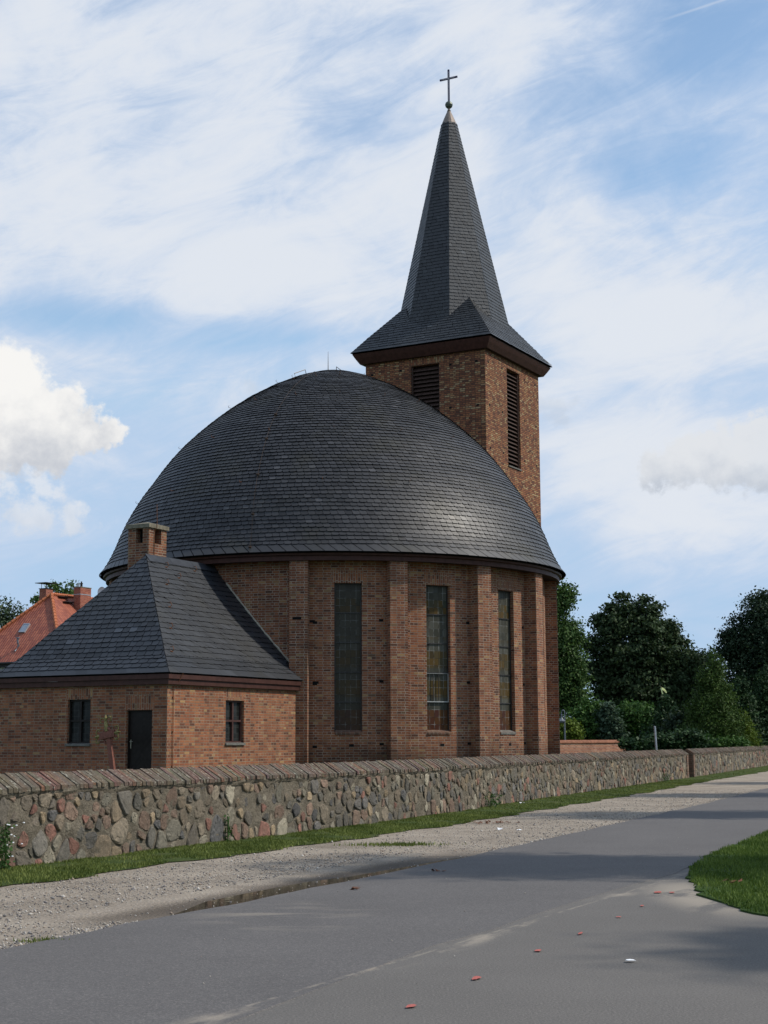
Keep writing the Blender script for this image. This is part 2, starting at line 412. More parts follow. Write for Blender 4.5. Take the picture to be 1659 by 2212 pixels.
def mortar_mat():
    m, t, b = mat('rough wall mortar')
    ob = t.node('ShaderNodeTexCoord').outputs['Object']
    n = t.noise(ob, 5, 8, .7); n2 = t.noise(ob, 40, 4, .7); n3 = t.noise(ob, 1.1, 5, .65)
    col = t.ramp(n, [(.25, (.105, .090, .068)), (.5, (.19, .163, .125)), (.75, (.27, .235, .180))])
    col = t.mix(.6, col, t.ramp(n2, [(.3, (.55, .55, .55)), (.7, (1.35, 1.35, 1.3))]), 'MULTIPLY')
    col = t.mix(t.m('MULTIPLY', t.step(n3, .5, .7), .4), col, (.085, .075, .052))
    t.l.new(col, b.inputs['Base Color']); b.inputs['Roughness'].default_value = .95; b.inputs['Specular IOR Level'].default_value = .15
    bn = t.node('ShaderNodeBump', {'Height': t.m('ADD', n, t.m('MULTIPLY', n2, .3)), 'Strength': 1.0, 'Distance': .06}); t.l.new(bn.outputs[0], b.inputs['Normal'])
    return m


def coping_mat():
    m, t, b = mat('weathered coping brick')
    c = t.node('ShaderNodeAttribute', attribute_name='tint').outputs['Color']
    ob = t.node('ShaderNodeTexCoord').outputs['Object']
    n = t.noise(ob, 15, 6, .75); n3 = t.noise(ob, 1.6, 6, .7); n4 = t.noise(ob, 30, 5, .75)
    c = t.mix(.45, c, (.115, .086, .064))
    col = t.mix(.85, c, t.ramp(n4, [(.3, (.40, .40, .40)), (.7, (1.55, 1.5, 1.45))]), 'MULTIPLY')
    col = t.mix(t.m('MULTIPLY', t.step(n3, .40, .60), .70), col, t.mix(n4, (.05, .043, .034), (.15, .128, .10)))
    col = t.mix(t.m('MULTIPLY', t.step(n, .57, .62), .75), col, (.34, .33, .27))
    t.l.new(col, b.inputs['Base Color']); b.inputs['Roughness'].default_value = .93; b.inputs['Specular IOR Level'].default_value = .2
    bn = t.node('ShaderNodeBump', {'Height': n4, 'Strength': .6, 'Distance': .015}); t.l.new(bn.outputs[0], b.inputs['Normal'])
    return m


M_STONE, M_MORT, M_COPE = stone_mat(), mortar_mat(), coping_mat()


def asphalt(name, base, warm):
    m, t, b = mat(name)
    ob = t.node('ShaderNodeTexCoord').outputs['Object']
    x, y, _ = t.sep(ob)
    n = t.noise(ob, .55, 6, .65); f = t.noise(ob, 62, 3, .85); n2 = t.noise(ob, 5.5, 5, .65)
    col = t.mix(n, tuple(v * .78 for v in base), tuple(v * 1.22 for v in base))
    col = t.mix(.65, col, t.ramp(f, [(.30, (.38, .38, .38)), (.50, (1, 1, 1)), (.60, (1.45, 1.43, 1.4)), (.68, (2.6, 2.5, 2.3))]), 'MULTIPLY')
    # dust blown along the joint between the two surfaces, and where gravel is dragged on from the verge
    d = t.m('ADD', t.m('SUBTRACT', t.m('MULTIPLY', x, .9014), t.m('MULTIPLY', y, .4330)), 4.944)
    s = t.m('ADD', t.m('MULTIPLY', x, .4330), t.m('MULTIPLY', y, .9014))
    along = t.noise(t.vec(t.m('MULTIPLY', s, .55), t.m('MULTIPLY', d, 1.5)), 1.3, 5, .65)
    wide = t.m('SUBTRACT', 1.0, t.step(t.m('ABSOLUTE', t.m('SUBTRACT', d, .04)), .0, .22))
    sand = t.m('MULTIPLY', wide, t.step(along, .50, .66))
    line = t.m('MULTIPLY', t.m('SUBTRACT', 1.0, t.step(t.m('ABSOLUTE', d), .006, .028)), t.step(n2, .40, .58))
    tip = t.m('SQRT', t.m('ADD', t.m('POWER', t.m('DIVIDE', t.m('SUBTRACT', x, 3.25), .55), 2), t.m('POWER', t.m('DIVIDE', t.m('SUBTRACT', y, 16.2), 1.9), 2)))
    sand = t.m('MAXIMUM', sand, t.m('MULTIPLY', t.m('SUBTRACT', 1.0, t.step(tip, .35, 1.3)), t.step(along, .36, .52)))
    p2 = t.m('SQRT', t.m('ADD', t.m('POWER', t.m('DIVIDE', t.m('ADD', x, .95), 1.1), 2), t.m('POWER', t.m('DIVIDE', t.m('SUBTRACT', y, 14.6), 1.6), 2)))
    sand = t.m('MAXIMUM', sand, t.m('MULTIPLY', t.m('SUBTRACT', 1.0, t.step(p2, .2, 1.0)), t.m('MULTIPLY', t.step(t.noise(t.vec(t.m('MULTIPLY', x, .5), t.m('MULTIPLY', y, 1.6)), 1.6, 4), .48, .66), .6)))
    col = t.mix(t.m('MULTIPLY', t.m('MAXIMUM', sand, t.m('MULTIPLY', line, .6)), .66), col, (.36, .31, .245))
    # fine crack
    t.l.new(col, b.inputs['Base Color']); b.inputs['Roughness'].default_value = .82; b.inputs['Specular IOR Level'].default_value = .3
    bn = t.node('ShaderNodeBump', {'Height': f, 'Strength': .5, 'Distance': .006}); t.l.new(bn.outputs[0], b.inputs['Normal'])
    return m


M_ROAD = asphalt('road asphalt', (.106, .099, .095), 0)
M_SIDE = asphalt('side road asphalt', (.122, .113, .103), 1)


def gravel_mat():
    m, t, b = mat('gravel and dust')
    ob = t.node('ShaderNodeTexCoord').outputs['Object']
    x, y, _ = t.sep(ob)
    n = t.noise(ob, .8, 6, .65); f = t.noise(ob, 38, 4, .75); v = t.node('ShaderNodeTexVoronoi'); v.inputs['Scale'].default_value = 26; t.l.new(ob, v.inputs['Vector'])
    col = t.ramp(n, [(.3, (.21, .175, .135)), (.5, (.305, .258, .205)), (.7, (.38, .325, .26))])
    col = t.mix(.8, col, t.ramp(f, [(.3, (.5, .5, .5)), (.5, (1, 1, 1)), (.7, (1.45, 1.43, 1.4))]), 'MULTIPLY')
    vc = t.sep(v.outputs['Color'])[0]
    col = t.mix(t.m('MULTIPLY', t.m('GREATER_THAN', vc, .72), t.m('SUBTRACT', 1.0, t.step(v.outputs['Distance'], .2, .34))), col, t.ramp(t.sep(v.outputs['Color'])[1], [(0, (.16, .15, .15)), (.4, (.38, .35, .31)), (1, (.55, .51, .46))]))
    # damp margin beside the puddle (road edge line: x = .432 y - 8.19)
    d = t.m('SUBTRACT', t.m('SUBTRACT', t.m('MULTIPLY', y, .4225), 8.01), x)
    en = t.m('MULTIPLY', t.step(y, 13.2, 15.3), t.m('SUBTRACT', 1.0, t.step(y, 20.5, 24.5)))
    wet = t.m('MULTIPLY', en, t.m('SUBTRACT', 1.0, t.step(t.m('ADD', d, t.m('MULTIPLY', t.m('SUBTRACT', f, .5), .9)), .62, 1.1)))
    col = t.mix(t.m('MULTIPLY', wet, .85), col, (.070, .052, .036))
    t.l.new(col, b.inputs['Base Color'])
    t.l.new(t.m('SUBTRACT', .95, t.m('MULTIPLY', wet, .15)), b.inputs['Roughness']); b.inputs['Specular IOR Level'].default_value = .25
    bn = t.node('ShaderNodeBump', {'Height': t.m('ADD', f, t.m('MULTIPLY', v.outputs['Distance'], -.8)), 'Strength': .8, 'Distance': .025}); t.l.new(bn.outputs[0], b.inputs['Normal'])
    return m


M_GRAVEL = gravel_mat()


def turf_mat(name, c0, c1, c2):
    m, t, b = mat(name)
    ob = t.node('ShaderNodeTexCoord').outputs['Object']
    n = t.noise(ob, 1.3, 6, .65); f = t.noise(ob, 30, 4, .7)
    col = t.ramp(n, [(.3, c0), (.5, c1), (.72, c2)])
    col = t.mix(.8, col, t.ramp(f, [(.3, (.5, .5, .5)), (.7, (1.4, 1.4, 1.3))]), 'MULTIPLY')
    t.l.new(col, b.inputs['Base Color']); b.inputs['Roughness'].default_value = .95; b.inputs['Specular IOR Level'].default_value = .1
    bn = t.node('ShaderNodeBump', {'Height': f, 'Strength': .8, 'Distance': .05}); t.l.new(bn.outputs[0], b.inputs['Normal'])
    return m


M_TURF = turf_mat('turf soil', (.040, .062, .018), (.062, .090, .026), (.110, .100, .055))
M_LAWNS = turf_mat('lawn soil', (.030, .060, .014), (.045, .082, .020), (.065, .095, .028))
M_FIELD = turf_mat('open ground', (.040, .065, .020), (.055, .085, .028), (.080, .090, .040))


def puddle_mat():
    m, t, b = mat('puddle water')
    ob = t.node('ShaderNodeTexCoord').outputs['Object']
    b.inputs['Base Color'].default_value = (.030, .024, .017, 1); b.inputs['Roughness'].default_value = .04
    b.inputs['IOR'].default_value = 1.33; b.inputs['Specular IOR Level'].default_value = .8
    n = t.noise(ob, 7, 2); bn = t.node('ShaderNodeBump', {'Height': n, 'Strength': .06, 'Distance': .01}); t.l.new(bn.outputs[0], b.inputs['Normal'])
    return m


M_WATER = puddle_mat()


def tint_mat(name, rough=.85, bump=.3):
    m, t, b = mat(name)
    c = t.node('ShaderNodeAttribute', attribute_name='tint').outputs['Color']
    t.l.new(c, b.inputs['Base Color']); b.inputs['Roughness'].default_value = rough; b.inputs['Specular IOR Level'].default_value = .25
    return m


M_PEB = tint_mat('pebble stone')


# ------------------------------------------------------------------ mesh helpers
class MB:
    def __init__(s): s.v = []; s.f = []; s.uv = []; s.mi = []; s.c = []
    def face(s, pts, uv=None, m=0, c=(.5, .5, .5)):
        i = len(s.v); s.v += [tuple(p) for p in pts]; n = len(pts)
        s.f.append(tuple(range(i, i + n)))
        s.uv.append(uv if uv is not None else [(p[0], p[1]) for p in pts]); s.mi.append(m); s.c.append(c)
    def box(s, x0, x1, y0, y1, z0, z1, m=0, c=(.5, .5, .5), skip=''):
        P = lambda x, y, z: (x, y, z)
        if 'l' not in skip: s.face([P(x0, y1, z0), P(x0, y0, z0), P(x0, y0, z1), P(x0, y1, z1)], [(y1, z0), (y0, z0), (y0, z1), (y1, z1)], m, c)
        if 'r' not in skip: s.face([P(x1, y0, z0), P(x1, y1, z0), P(x1, y1, z1), P(x1, y0, z1)], [(y0, z0), (y1, z0), (y1, z1), (y0, z1)], m, c)
        if 'f' not in skip: s.face([P(x0, y0, z0), P(x1, y0, z0), P(x1, y0, z1), P(x0, y0, z1)], [(x0, z0), (x1, z0), (x1, z1), (x0, z1)], m, c)
        if 'b' not in skip: s.face([P(x1, y1, z0), P(x0, y1, z0), P(x0, y1, z1), P(x1, y1, z1)], [(x1, z0), (x0, z0), (x0, z1), (x1, z1)], m, c)
        if 't' not in skip: s.face([P(x0, y0, z1), P(x1, y0, z1), P(x1, y1, z1), P(x0, y1, z1)], [(x0, y0), (x1, y0), (x1, y1), (x0, y1)], m, c)
        if 'd' not in skip: s.face([P(x0, y1, z0), P(x1, y1, z0), P(x1, y0, z0), P(x0, y0, z0)], [(x0, y1), (x1, y1), (x1, y0), (x0, y0)], m, c)
    def obox(s, o, ux, uy, uz, m=0, c=(.5, .5, .5)):
        """box spanned by three half-vectors about o"""
        o, ux, uy, uz = Vector(o), Vector(ux), Vector(uy), Vector(uz)
        q = [o + ux * a + uy * b + uz * d for d in (-1, 1) for a, b in ((-1, -1), (1, -1), (1, 1), (-1, 1))]
        lx, ly, lz = ux.length, uy.length, uz.length
        for idx, (w, h) in (((0, 1, 5, 4), (lx, lz)), ((1, 2, 6, 5), (ly, lz)), ((2, 3, 7, 6), (lx, lz)), ((3, 0, 4, 7), (ly, lz)), ((4, 5, 6, 7), (lx, ly)), ((3, 2, 1, 0), (lx, ly))):
            s.face([q[i] for i in idx], [(-w, -h), (w, -h), (w, h), (-w, h)], m, c)
    def tube(s, pts, rad, n=6, m=0, c=(.5, .5, .5), cap=True):
        pts = [Vector(p) for p in pts]
        if not isinstance(rad, (list, tuple)): rad = [rad] * len(pts)
        rings = []
        for i, p in enumerate(pts):
            d = (pts[min(i + 1, len(pts) - 1)] - pts[max(i - 1, 0)]).normalized()
            a = d.cross(Vector((0, 0, 1)) if abs(d.z) < .9 else Vector((1, 0, 0))).normalized(); b = d.cross(a)
            rings.append([p + (a * math.cos(2 * math.pi * k / n) + b * math.sin(2 * math.pi * k / n)) * rad[i] for k in range(n)])
        L = 0
        for i in range(len(pts) - 1):
            L2 = L + (pts[i + 1] - pts[i]).length
            for k in range(n):
                k2 = (k + 1) % n
                s.face([rings[i][k], rings[i][k2], rings[i + 1][k2], rings[i + 1][k]], [(k / n, L), ((k + 1) / n, L), ((k + 1) / n, L2), (k / n, L2)], m, c)
            L = L2
        if cap: s.face(rings[0][::-1], None, m, c); s.face(rings[-1], None, m, c)
    def lathe(s, prof, o=(0, 0, 0), n=24, m=0, c=(.5, .5, .5), lean=None):
        for (r0, z0), (r1, z1) in zip(prof[:-1], prof[1:]):
            for k in range(n):
                a0, a1 = 2 * math.pi * k / n, 2 * math.pi * (k + 1) / n
                q = [(r0, a0, z0), (r0, a1, z0), (r1, a1, z1), (r1, a0, z1)]
                pts = [(o[0] + r * math.cos(a), o[1] + r * math.sin(a), o[2] + z) for r, a, z in q]
                if r0 < 1e-6: pts = pts[1:]
                elif r1 < 1e-6: pts = pts[:3]
                s.face(pts, [(p[0], p[2]) for p in pts], m, c)
    def build(s, name, mats, parent=None, smooth=False, merge=False, loc=None):
        me = bpy.data.meshes.new(name)
        me.from_pydata(s.v, [], s.f); me.validate(verbose=False)
        if not isinstance(mats, (list, tuple)): mats = [mats]
        for m in mats: me.materials.append(m)
        if len(me.polygons) == len(s.f):
            uvl = me.uv_layers.new(name='uv')
            uvl.data.foreach_set('uv', np.array([q for f in s.uv for q in f], dtype=np.float32).ravel())
            me.polygons.foreach_set('material_index', s.mi)
            a = me.attributes.new('tint', 'FLOAT_COLOR', 'FACE')
            a.data.foreach_set('color', np.array([(*c, 1) for c in s.c], dtype=np.float32).ravel())
        if merge:
            import bmesh
            bm = bmesh.new(); bm.from_mesh(me); bmesh.ops.remove_doubles(bm, verts=bm.verts, dist=1e-4); bm.to_mesh(me); bm.free()
        if smooth: me.polygons.foreach_set('use_smooth', [True] * len(me.polygons))
        me.update()
        o = bpy.data.objects.new(name, me); COL.objects.link(o)
        if parent: o.parent = parent
        if loc: o.location = loc
        return o


def mesh_np(name, V, F, mats, tint=None, parent=None):
    """V (n,3), F (m,k) all faces with k corners, tint (m,3)"""
    me = bpy.data.meshes.new(name)
    V = np.asarray(V, np.float32); F = np.asarray(F, np.int32); m, k = F.shape
    me.vertices.add(len(V)); me.vertices.foreach_set('co', V.ravel())
    me.loops.add(m * k); me.loops.foreach_set('vertex_index', F.ravel())
    me.polygons.add(m); me.polygons.foreach_set('loop_start', np.arange(0, m * k, k, dtype=np.int32))
    me.update(calc_edges=True)
    if tint is not None:
        a = me.attributes.new('tint', 'FLOAT_COLOR', 'FACE')
        a.data.foreach_set('color', np.concatenate([tint, np.ones((m, 1))], 1).astype(np.float32).ravel())
    me.materials.append(mats)
    o = bpy.data.objects.new(name, me); COL.objects.link(o)
    if parent: o.parent = parent
    return o


def tag(o, label=None, cat=None, group=None, kind=None):
    if label: o['label'] = label
    if cat: o['category'] = cat
    if group: o['group'] = group
    if kind: o['kind'] = kind
    return o


def empty(name, loc, rz=0.0, label=None, cat=None, group=None):
    o = bpy.data.objects.new(name, None); o.location = loc; o.rotation_euler = (0, 0, rz)
    o.empty_display_size = .3; COL.objects.link(o)
    return tag(o, label, cat, group)


def sheet(name, pts, z, m, kind='structure'):
    mb = MB(); mb.face([(x, y, z) for x, y in pts]); o = mb.build(name, m); o['kind'] = kind
    return o


# ------------------------------------------------------------------ ground, roads (structure)
def ip(pts):
    ys = [p[1] for p in pts]; xs = [p[0] for p in pts]
    return lambda y: np.interp(y, ys, xs)


ROAD_L = [(-9.0, -3.0), (-4.55, 8.5), (-2.99, 12.33), (-2.22, 14.08), (-1.57, 15.48), (-.15, 18.75), (1.18, 21.91), (3.58, 27.98), (8.05, 39.42), (12.53, 51.42), (29.5, 97.0), (60, 180)]
ROAD_R = [(-5.5, -3.0), (-.09, 11.23), (.36, 12.41), (.9, 13.45), (1.29, 14.4), (1.69, 15.29), (2.39, 16.81), (3.46, 18.92), (4.38, 21.45), (6.62, 27.3), (11.2, 38.6), (15.9, 51), (33, 97), (63.5, 180)]
GRASS_L = [(-9.4, 8.0), (-5.45, 15.6), (-4.29, 17.72), (-3.94, 18.4), (-3.6, 19.26), (-3.19, 20.13), (-2.28, 22.2), (-1.41, 23.96), (-.21, 26.75), (1.51, 30.7), (3.63, 36.5), (5.45, 41.2), (8.0, 48.03), (12.58, 61.0), (19.38, 79.38), (27, 100), (58, 180)]
WALL = [(-13.2, 3.5), (-8.75, 12.6), (-4.97, 20.3), (-1.68, 27.8), (-.22, 31.1), (1.33, 35.2), (3.55, 41.8), (6.40, 49.4), (9.72, 58.4), (12.41, 65.5)]
WALL2 = [(12.78, 66.5), (18.0, 81.2), (24.0, 97.75), (32.5, 121), (45, 155)]

sheet('ground', [(-3000, -400), (3000, -400), (3000, 4000), (-3000, 4000)], -.05, M_FIELD)
gv = [(x, y) for x, y in ROAD_L] + [(x - 1.5, y) for x, y in GRASS_L[::-1]] + [(-16, -3)]
sheet('gravel_verge', [(x, y) for x, y in [(-9.0, -3.0)] + ROAD_L[1:]] + [(x - 2.0, y) for x, y in GRASS_L[::-1]] + [(-19, -3)], 0.0, M_GRAVEL)
mb = MB()
for i in range(len(ROAD_L) - 1):
    y0, y1 = ROAD_L[i][1], ROAD_L[i + 1][1]
# the road slab with a 2 cm edge
ys = sorted(set([p[1] for p in ROAD_L] + [p[1] for p in ROAD_R] + list(np.arange(9, 60, .75))))
fl, fr = ip(ROAD_L), ip(ROAD_R)
for y0, y1 in zip(ys[:-1], ys[1:]):
    n0 = .025 * math.sin(y0 * 2.1) + .018 * math.sin(y0 * 5.3); n1 = .025 * math.sin(y1 * 2.1) + .018 * math.sin(y1 * 5.3)
    a, b, c, e = (fl(y0) + n0, y0), (fr(y0), y0), (fr(y1), y1), (fl(y1) + n1, y1)
    mb.face([(*a, .022), (*b, .022), (*c, .022), (*e, .022)])
    mb.face([(a[0] - .02, a[1], -.01), (*a, .022), (*e, .022), (e[0] - .02, e[1], -.01)])
    mb.face([(*b, .022), (b[0] + .01, b[1], .010), (c[0] + .01, c[1], .010), (*c, .022)])
mb.build('road', M_ROAD)['kind'] = 'structure'
sheet('side_road', [(-6.5, -3), (60, -8), (60, 13), (9, 20), (4.2, 21.2), (2.7, 18.9), (1.6, 16.75), (-.6, 12.4)], .016, M_SIDE)

LAWN = [(33.0, 97), (15.9, 51), (11.2, 38.6), (6.62, 27.3), (4.38, 21.55), (3.72, 19.5), (3.5, 18.3), (3.34, 17.2), (3.24, 16.0), (3.26, 15.2), (3.36, 14.51), (3.6, 13.9), (4.1, 13.25), (5.4, 12.3), (9, 11.2), (26, 9.5), (70, 8), (70, 97)]
lw = []
for (x0, y0), (x1, y1) in zip(LAWN[:-1], LAWN[1:]):
    n = max(1, int(math.hypot(x1 - x0, y1 - y0) / .22)) if y0 < 40 and x0 < 20 else 1
    lw += [(x0 + (x1 - x0) * i / n + (random.gauss(0, .035) if n > 1 else 0), y0 + (y1 - y0) * i / n + (random.gauss(0, .05) if n > 1 else 0)) for i in range(n)]
lw.append(LAWN[-1])
mb = MB(); mb.face([(x, y, .034) for x, y in lw])
for (x0, y0), (x1, y1) in zip(lw[:-1], lw[1:]): mb.face([(x0, y0, .0), (x1, y1, .0), (x1, y1, .034), (x0, y0, .034)])
mb.build('lawn', M_LAWNS)['kind'] = 'structure'

# verge strip of turf under the wall
gl, wl = ip(GRASS_L), ip(WALL + WALL2)


def gedge(y): return gl(y) + .10 * math.sin(y * 1.7 + 1) + .07 * math.sin(y * 4.1) + .04 * math.sin(y * 9.7)


mb = MB()
ys = list(np.arange(4, 60, .35)) + list(np.arange(60, 150, 2.0))
for y0, y1 in zip(ys[:-1], ys[1:]):
    mb.face([(gedge(y0), y0, .012), (gedge(y1), y1, .012), (wl(y1) - .2, y1, .03), (wl(y0) - .2, y0, .03)])
mb.build('turf_strip', M_TURF)['kind'] = 'structure'

CY = .34
cyd = [(x - .12, y) for x, y in WALL] + [(x - .12, y) for x, y in WALL2] + [(40, 300), (-260, 300), (-260, 3.5)]
sheet('churchyard', cyd, CY, M_FIELD)

# puddle along the road edge
up = [on_ground(x, y, .008) for x, y in [(330, 1990), (400, 1966), (443, 1948), (521, 1932), (599, 1917), (677, 1903), (755, 1894), (833, 1880), (900, 1869), (951, 1859), (1019, 1850)]]
mb = MB()
for p, q in zip(up[:-1], up[1:]):
    mb.face([(p.x, p.y, .008), (float(fl(p.y)) + .04, p.y, .008), (float(fl(q.y)) + .04, q.y, .008), (q.x, q.y, .008)])
mb.build('puddle', M_WATER)['kind'] = 'structure'

# surveyor's paint dashes on the asphalt
c8 = lambda x, y: (806.5 + x / 1.946, 1584 + y / 1.946)
for i, (x, y, w, h) in enumerate([(1195, 667, .07, .10), (1255, 668, .05, .06), (1130, 724, .03, .07), (1030, 771, .045, .04), (870, 840, .03, .09), (693, 912, .055, .06), (432, 1028, .05, .09), (158, 1146, .05, .07)]):
    p = on_ground(*c8(x, y), .026); mb = MB(); n = 13
    pts = []
    for k in range(n):
        a = 2 * math.pi * k / n; r = random.uniform(.65, 1.1)
        pts.append((math.cos(a) * w * .6 * r + .25 * h * math.sin(a), math.sin(a) * h * r, 0))
    mb.face(pts); o = mb.build('road_marking', M_PINK, loc=(p.x, p.y, .0265)); o['kind'] = 'structure'

# ------------------------------------------------------------------ the church
PSI = 0.4962
CX, CYY = -1.9789, 60.1283
church = empty('church', (CX, CYY, 0), math.pi / 2 - PSI,
               'round brick church with slate dome, square spired tower and low hipped annex', 'church')
# local frame: x runs away from the annex towards the tower, y to the left; z is height above the road
RW, RB, RF, RE = 8.2, 8.65, 8.76, 8.99
ZE, ZF = 7.86, 7.60
cyl = lambda r, a, z: (-r * math.cos(a), -r * math.sin(a), z)
PITCHB = R(22.5)


def wall_grid(mb, mp, us, zs, holes, depth, soldiers=(), m=0):
    """wall over the grid us x zs, open at holes (u0,u1,z0,z1); mp(u,z,d) maps to space, d = inset"""
    us = sorted(set([round(u, 5) for u in us] + [round(h[i], 5) for h in list(holes) + list(soldiers) for i in (0, 1)]))
    zs = sorted(set([round(z, 5) for z in zs] + [round(h[i], 5) for h in list(holes) + list(soldiers) for i in (2, 3)]))
    ins = lambda h, u, z: h[0] - 1e-4 < u < h[1] + 1e-4 and h[2] - 1e-4 < z < h[3] + 1e-4
    for u0, u1 in zip(us[:-1], us[1:]):
        for z0, z1 in zip(zs[:-1], zs[1:]):
            uc, zc = (u0 + u1) / 2, (z0 + z1) / 2
            if any(ins(h, uc, zc) for h in holes): continue
            sold = any(ins(h, uc, zc) for h in soldiers)
            q = [(u0, z0), (u1, z0), (u1, z1), (u0, z1)]
            mb.face([mp(u, z, 0) for u, z in q], [((z * 1.0 + .03, u) if sold else (u, z)) for u, z in q], m)
    for (u0, u1, z0, z1) in holes:
        for u in (u0, u1):
            mb.face([mp(u, z0, 0), mp(u, z0, depth), mp(u, z1, depth), mp(u, z1, 0)], [(0, z0), (depth, z0), (depth, z1), (0, z1)], m)
        for z in (z0, z1):
            mb.face([mp(u0, z, 0), mp(u1, z, 0), mp(u1, z, depth), mp(u0, z, depth)], [(u0, 0), (u1, 0), (u1, depth), (u0, depth)], m)


def hole_shade(mb, mp, u, z, w=.13, h=.085, m=1):
    """putlog hole: a flat patch painted dark for the shade inside, standing 3 mm clear of the brick face"""
    q = [(u - w / 2, z), (u + w / 2, z), (u + w / 2, z + h), (u - w / 2, z + h)]
    mb.face([mp(a, b, -.004) for a, b in q], None, m)


# drum wall
mp = lambda u, z, d: cyl(RW - d, u / RW, z)
WZ0, WZ1, WH = 1.90, 6.885, R(3.28) * RW
wins = [(k + .5) * PITCHB * RW for k in (1, 2, 3, 4, 5, 6, -2, -3, -4)]
mb = MB()
holes = [(u - WH, u + WH, WZ0, WZ1) for u in wins]
sold = [(u - WH - .06, u + WH + .06, WZ1, WZ1 + .42) for u in wins]
us = np.linspace(-math.pi, math.pi, 129) * RW
wall_grid(mb, mp, us, [0, 7.8], holes, .20, sold)
for k in (1, 2, 3, 4):
    for z in (5.55, 3.5, 1.42):
        for s in (-1, 1):
            hole_shade(mb, mp, (k + .5) * PITCHB * RW + s * (1.12 + .1 * ((k + int(z)) % 2)), z + .04 * s, .15)
    hole_shade(mb, mp, (k + .5) * PITCHB * RW + .1, 1.42, .16)
hole_shade(mb, mp, 1.12 * PITCHB * RW, 5.55, .2); hole_shade(mb, mp, 1.16 * PITCHB * RW, 3.5, .2)
mb.build('drum_wall', [M_BRICK, M_DARK], church)

# buttresses
BW = .31
for k in (1, 2, 3, 4, 5, 6, 7, -1, -2, -3, -4):
    a = k * PITCHB
    er, et = Vector((-math.cos(a), -math.sin(a), 0)), Vector((math.sin(a), -math.cos(a), 0))
    mb = MB()
    P = lambda r, w, z: er * r + et * w + Vector((0, 0, z))
    r0, r1, z0, z1 = RW - .15, RB, 0, 7.64
    mb.face([P(r1, -BW, z0), P(r1, BW, z0), P(r1, BW, z1), P(r1, -BW, z1)], [(0, z0), (2 * BW, z0), (2 * BW, z1), (0, z1)])
    for s in (-1, 1):
        mb.face([P(r0, s * BW, z0), P(r1, s * BW, z0), P(r1, s * BW, z1), P(r0, s * BW, z1)], [(.4, z0), (1.0, z0), (1.0, z1), (.4, z1)])
    mb.face([P(r0, -BW, z1), P(r1, -BW, z1), P(r1, BW, z1), P(r0, BW, z1)])
    if k == 1: mb.face([P(r1 + .003, -.2, 5.62), P(r1 + .003, .1, 5.62), P(r1 + .003, .1, 5.71), P(r1 + .003, -.2, 5.71)], None, 1)  # flat dark patch painted for the shade in a putlog hole
    mb.build('buttress', [M_BRICK, M_DARK], church)

# stained windows
for i, u in enumerate(wins):
    a0, a1 = (u - WH) / RW, (u + WH) / RW
    p0, p1 = Vector(cyl(RW - .17, a0, 0)), Vector(cyl(RW - .17, a1, 0))
    tx = (p1 - p0).normalized(); wd = (p1 - p0).length; nr = Vector((-math.cos(u / RW), -math.sin(u / RW), 0))
    H = WZ1 - WZ0
    mb = MB(); mb.face([p0 + Vector((0, 0, WZ0)), p1 + Vector((0, 0, WZ0)), p1 + Vector((0, 0, WZ1)), p0 + Vector((0, 0, WZ1))], [(0, 0), (.9375, 0), (.9375, 5), (0, 5)])
    # panels tilt by a hair so that their reflections differ
    w = mb.build('window', M_GLASS[0] if i in (0,) else (M_GLASS[1] if i == 1 else M_GLASS[2]), church)
    if i == 1: w['label'] = 'tall stained glass window with a pale framed vent panel'
    fb = MB(); c = (p0 + p1) / 2 + nr * .015
    up_ = Vector((0, 0, 1))
    for e in (0, 1): fb.obox((p0 if e == 0 else p1) + nr * .015 + up_ * (WZ0 + WZ1) / 2 + tx * (.02 if e == 0 else -.02), tx * .018, nr * .02, up_ * H / 2)
    for j in range(6):
        z = WZ0 + H * j / 5 + (.02 if j == 0 else -.02 if j == 5 else 0); fb.obox(c + up_ * z, tx * (wd / 2 - .04), nr * .018, up_ * .017)
    fb.build('frame', M_CAME, w)
    if i == 1:
        vb = MB(); zc = WZ0 + H * .3; hh = H / 10 - .035
        for s in (-1, 1):
            vb.obox(c + nr * .03 + up_ * zc + tx * s * (wd / 2 - .03), tx * .010, nr * .012, up_ * hh)
        vb.obox(c + nr * .03 + up_ * (zc - hh - .016), tx * (wd / 2 - .012), nr * .012, up_ * .014); vb.obox(c + nr * .03 + up_ * (zc + hh + .012), tx * (wd / 2 - .012), nr * .012, up_ * .005)
        vb.build('vent_frame', M_WHITEF, w)
        bb = MB()
        for s in (-.33, .12): bb.obox(c + nr * .032 + up_ * zc + tx * s * wd / 2, tx * .009, nr * .01, up_ * (hh - .01))
        bb.build('vent_bar', M_CAME, w)
    sb = MB(); q0, q1 = cyl(RW - .19, a0 + .002, WZ0 + .075), cyl(RW - .19, a1 - .002, WZ0 + .075)
    o0, o1 = cyl(RW + .035, a0 + .002, WZ0 - .02), cyl(RW + .035, a1 - .002, WZ0 - .02)
    sb.face([o0, o1, q1, q0], [(0, 0), (wd, 0), (wd, .22), (0, .22)]); sb.face([(o0[0], o0[1], o0[2] - .07), (o1[0], o1[1], o1[2] - .07), o1, o0], [(0, 0), (wd, 0), (wd, .07), (0, .07)])
    sb.build('sill', M_SILL if i > 1 else M_BRICKP, w)

